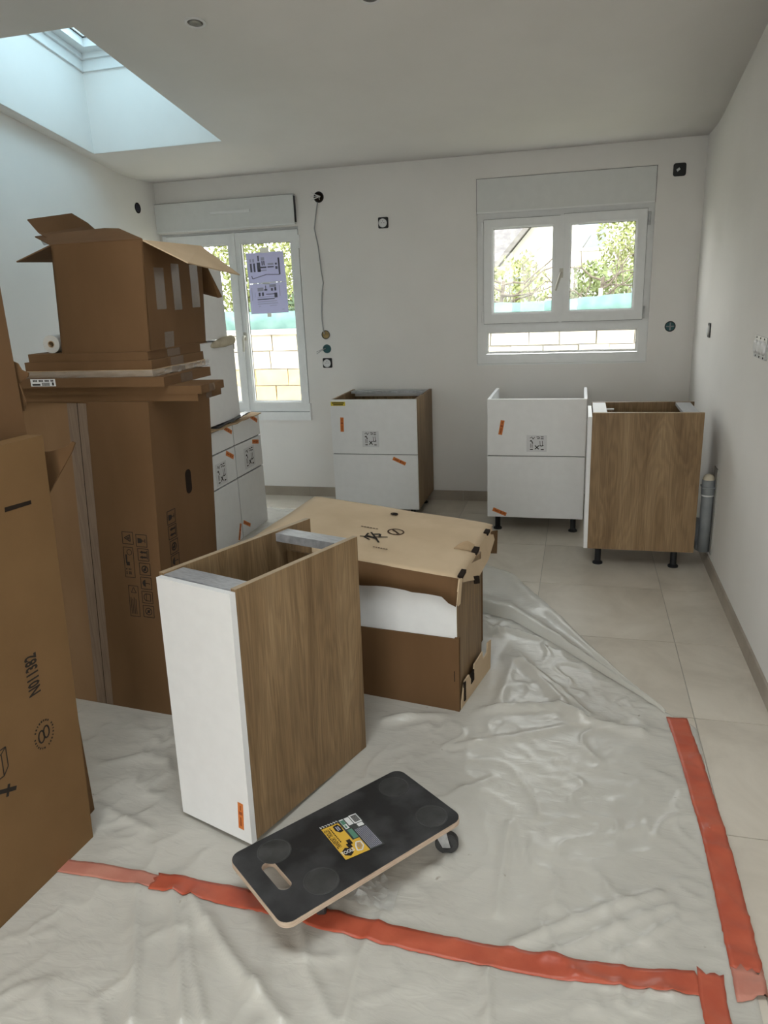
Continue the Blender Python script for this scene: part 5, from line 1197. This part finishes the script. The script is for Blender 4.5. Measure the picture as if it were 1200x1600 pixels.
tree('garden_bush', 'loose yellow green bush in front of the white house gable', -0.95, 12.4, 0.6, (0, 0, 1.65), (0.50, 0.45, 0.55), 1300, 0.04, 1, 8, 'bush')
tree('garden_bush', 'yellow green bush behind the net below the tall light green tree', 0.30, 11.9, 0.6, (0, 0, 1.60), (0.62, 0.40, 0.42), 1800, 0.04, 0, 9, 'bush')
# bare branchy tree close to the net
def bare(label, x, y, seed):
    r_ = thing('bare_tree', label, 'tree', (x, y, GZ)); rd = random.Random(seed)
    bm = bmesh.new(); tube(bm, [(0, 0, 0), (0.03, 0, 0.7), (-0.02, 0.05, 1.2), (0.05, 0, 1.75)], [0.05, 0.04, 0.032, 0.02], 8); tk = obj('trunk', bm, M_BARK, r_)
    for q in range(15):
        z_ = rd.uniform(1.0, 1.75); a = rd.uniform(-0.5, 0.5) + (0 if q % 2 else pi); L_ = rd.uniform(0.4, 0.95)
        p = Vector((0.02, 0, z_)); path = [p]
        for k in range(5):
            p = p + Vector((cos(a) * L_ / 5, sin(a) * L_ / 5, rd.uniform(-0.03, 0.16))); path.append(p.copy()); a += rd.uniform(-0.4, 0.4)
        bm = bmesh.new(); tube(bm, path, [0.016 - 0.0022 * k for k in range(6)], 6); b_ = obj('branch', bm, M_BARK, tk)
        bm = bmesh.new(); tube(bm, [path[2], path[2] + Vector((rd.uniform(-.1, .1), 0.05, 0.22)), path[2] + Vector((rd.uniform(-.2, .2), 0.02, 0.40))], [0.008, 0.006, 0.003], 5); obj('twig', bm, M_BARK, b_)
bare('bare branched tree seen through the left sash of the two sash window', -0.95, 9.25, 21); bare('bare branched tree seen through the right sash of the two sash window', 0.22, 10.6, 33)
# neighbour's house
M_HOUSE = mat_noise('house_render', (0.36, 0.35, 0.32), (0.40, 0.39, 0.36), 2, 5, 0.9, 0.1); M_ROOF = mat_noise('grey_roof', (0.12, 0.11, 0.11), (0.17, 0.16, 0.15), 6, 6, 0.9, 0.1)
hs = thing('neighbour_house', 'white gabled house with a grey roof beyond the garden', 'house', (0, 20, GZ))
bm = bmesh.new(); prism(bm, [Vector(p) for p in ((-2.6, 0, 0), (3.2, 0, 0), (3.2, 0, 1.85), (0.3, 0, 4.85), (-2.6, 0, 1.55))], Vector((0, 7, 0))); obj('gable_wall', bm, M_HOUSE, hs)
for p, q in (((-2.9, 1.25), (0.3, 4.87)), ((0.3, 4.87), (3.5, 1.55))):
    bm = bmesh.new(); prism(bm, [Vector((p[0], -0.25, p[1])), Vector((q[0], -0.25, q[1])), Vector((q[0], -0.25, q[1] + 0.16)), Vector((p[0], -0.25, p[1] + 0.16))], Vector((0, 7.5, 0))); obj('roof_slope', bm, M_ROOF, hs)
for wx_, wz_, ww, wh in ((0.2, 2.9, 0.8, 0.9), (1.5, 1.6, 0.9, 1.1), (-1.5, 1.5, 0.8, 1.0)):
    f_ = box('window', wx_ - ww / 2, wx_ + ww / 2, -0.04, 0.02, wz_ - wh / 2, wz_ + wh / 2, M_PVC, hs); box('window_pane', wx_ - ww * .4, wx_ + ww * .4, -0.05, -0.03, wz_ - wh * .42, wz_ + wh * .42, mat_flat('dark_pane', (0.18, 0.20, 0.22), 0.15), f_)
box('wing_wall', -6.4, -2.6, 1.5, 6, 0, 2.3, M_HOUSE, hs)
bm = bmesh.new(); prism(bm, [Vector((-6.6, 1.2, 2.2)), Vector((-1.2, 1.2, 2.2)), Vector((-1.2, 4.0, 4.6)), Vector((-6.6, 4.0, 4.6))], Vector((0, 0, 0.15))); obj('wing_roof', bm, M_ROOF, hs)

# look-alikes belong together
for key, grp in (('base_cabinet', 'base cabinets standing around the room'), ('drawer_cabinet', 'narrow drawer cabinets by the tall window'), ('wall_cabinet', 'white wall units stacked by the tall window'),
                 ('flat_pack_carton', 'flat packs stacked on the tall carton'), ('flattened_carton', 'flattened cartons standing on edge'), ('floor_tape', 'red tape strips on the dust sheet'),
                 ('junction_box', 'junction boxes in the walls'), ('wall_socket', 'bare sockets on the back wall'), ('wall_switch', 'switch mounts on the right wall'), ('ceiling_spotlight', 'recessed ceiling spotlights'),
                 ('plan_sheet', 'plans taped on the tall window'), ('paper_tape', 'tape pieces holding the plans'), ('garden_tree', 'trees in the garden'), ('garden_bush', 'bushes in the garden'), ('bare_tree', 'bare trees in the garden')):
    for o in sc.objects:
        if o.parent is None and o.name.split('.')[0] == key: o['group'] = grp
for o in sc.objects:
    if 'root' in o: del o['root']
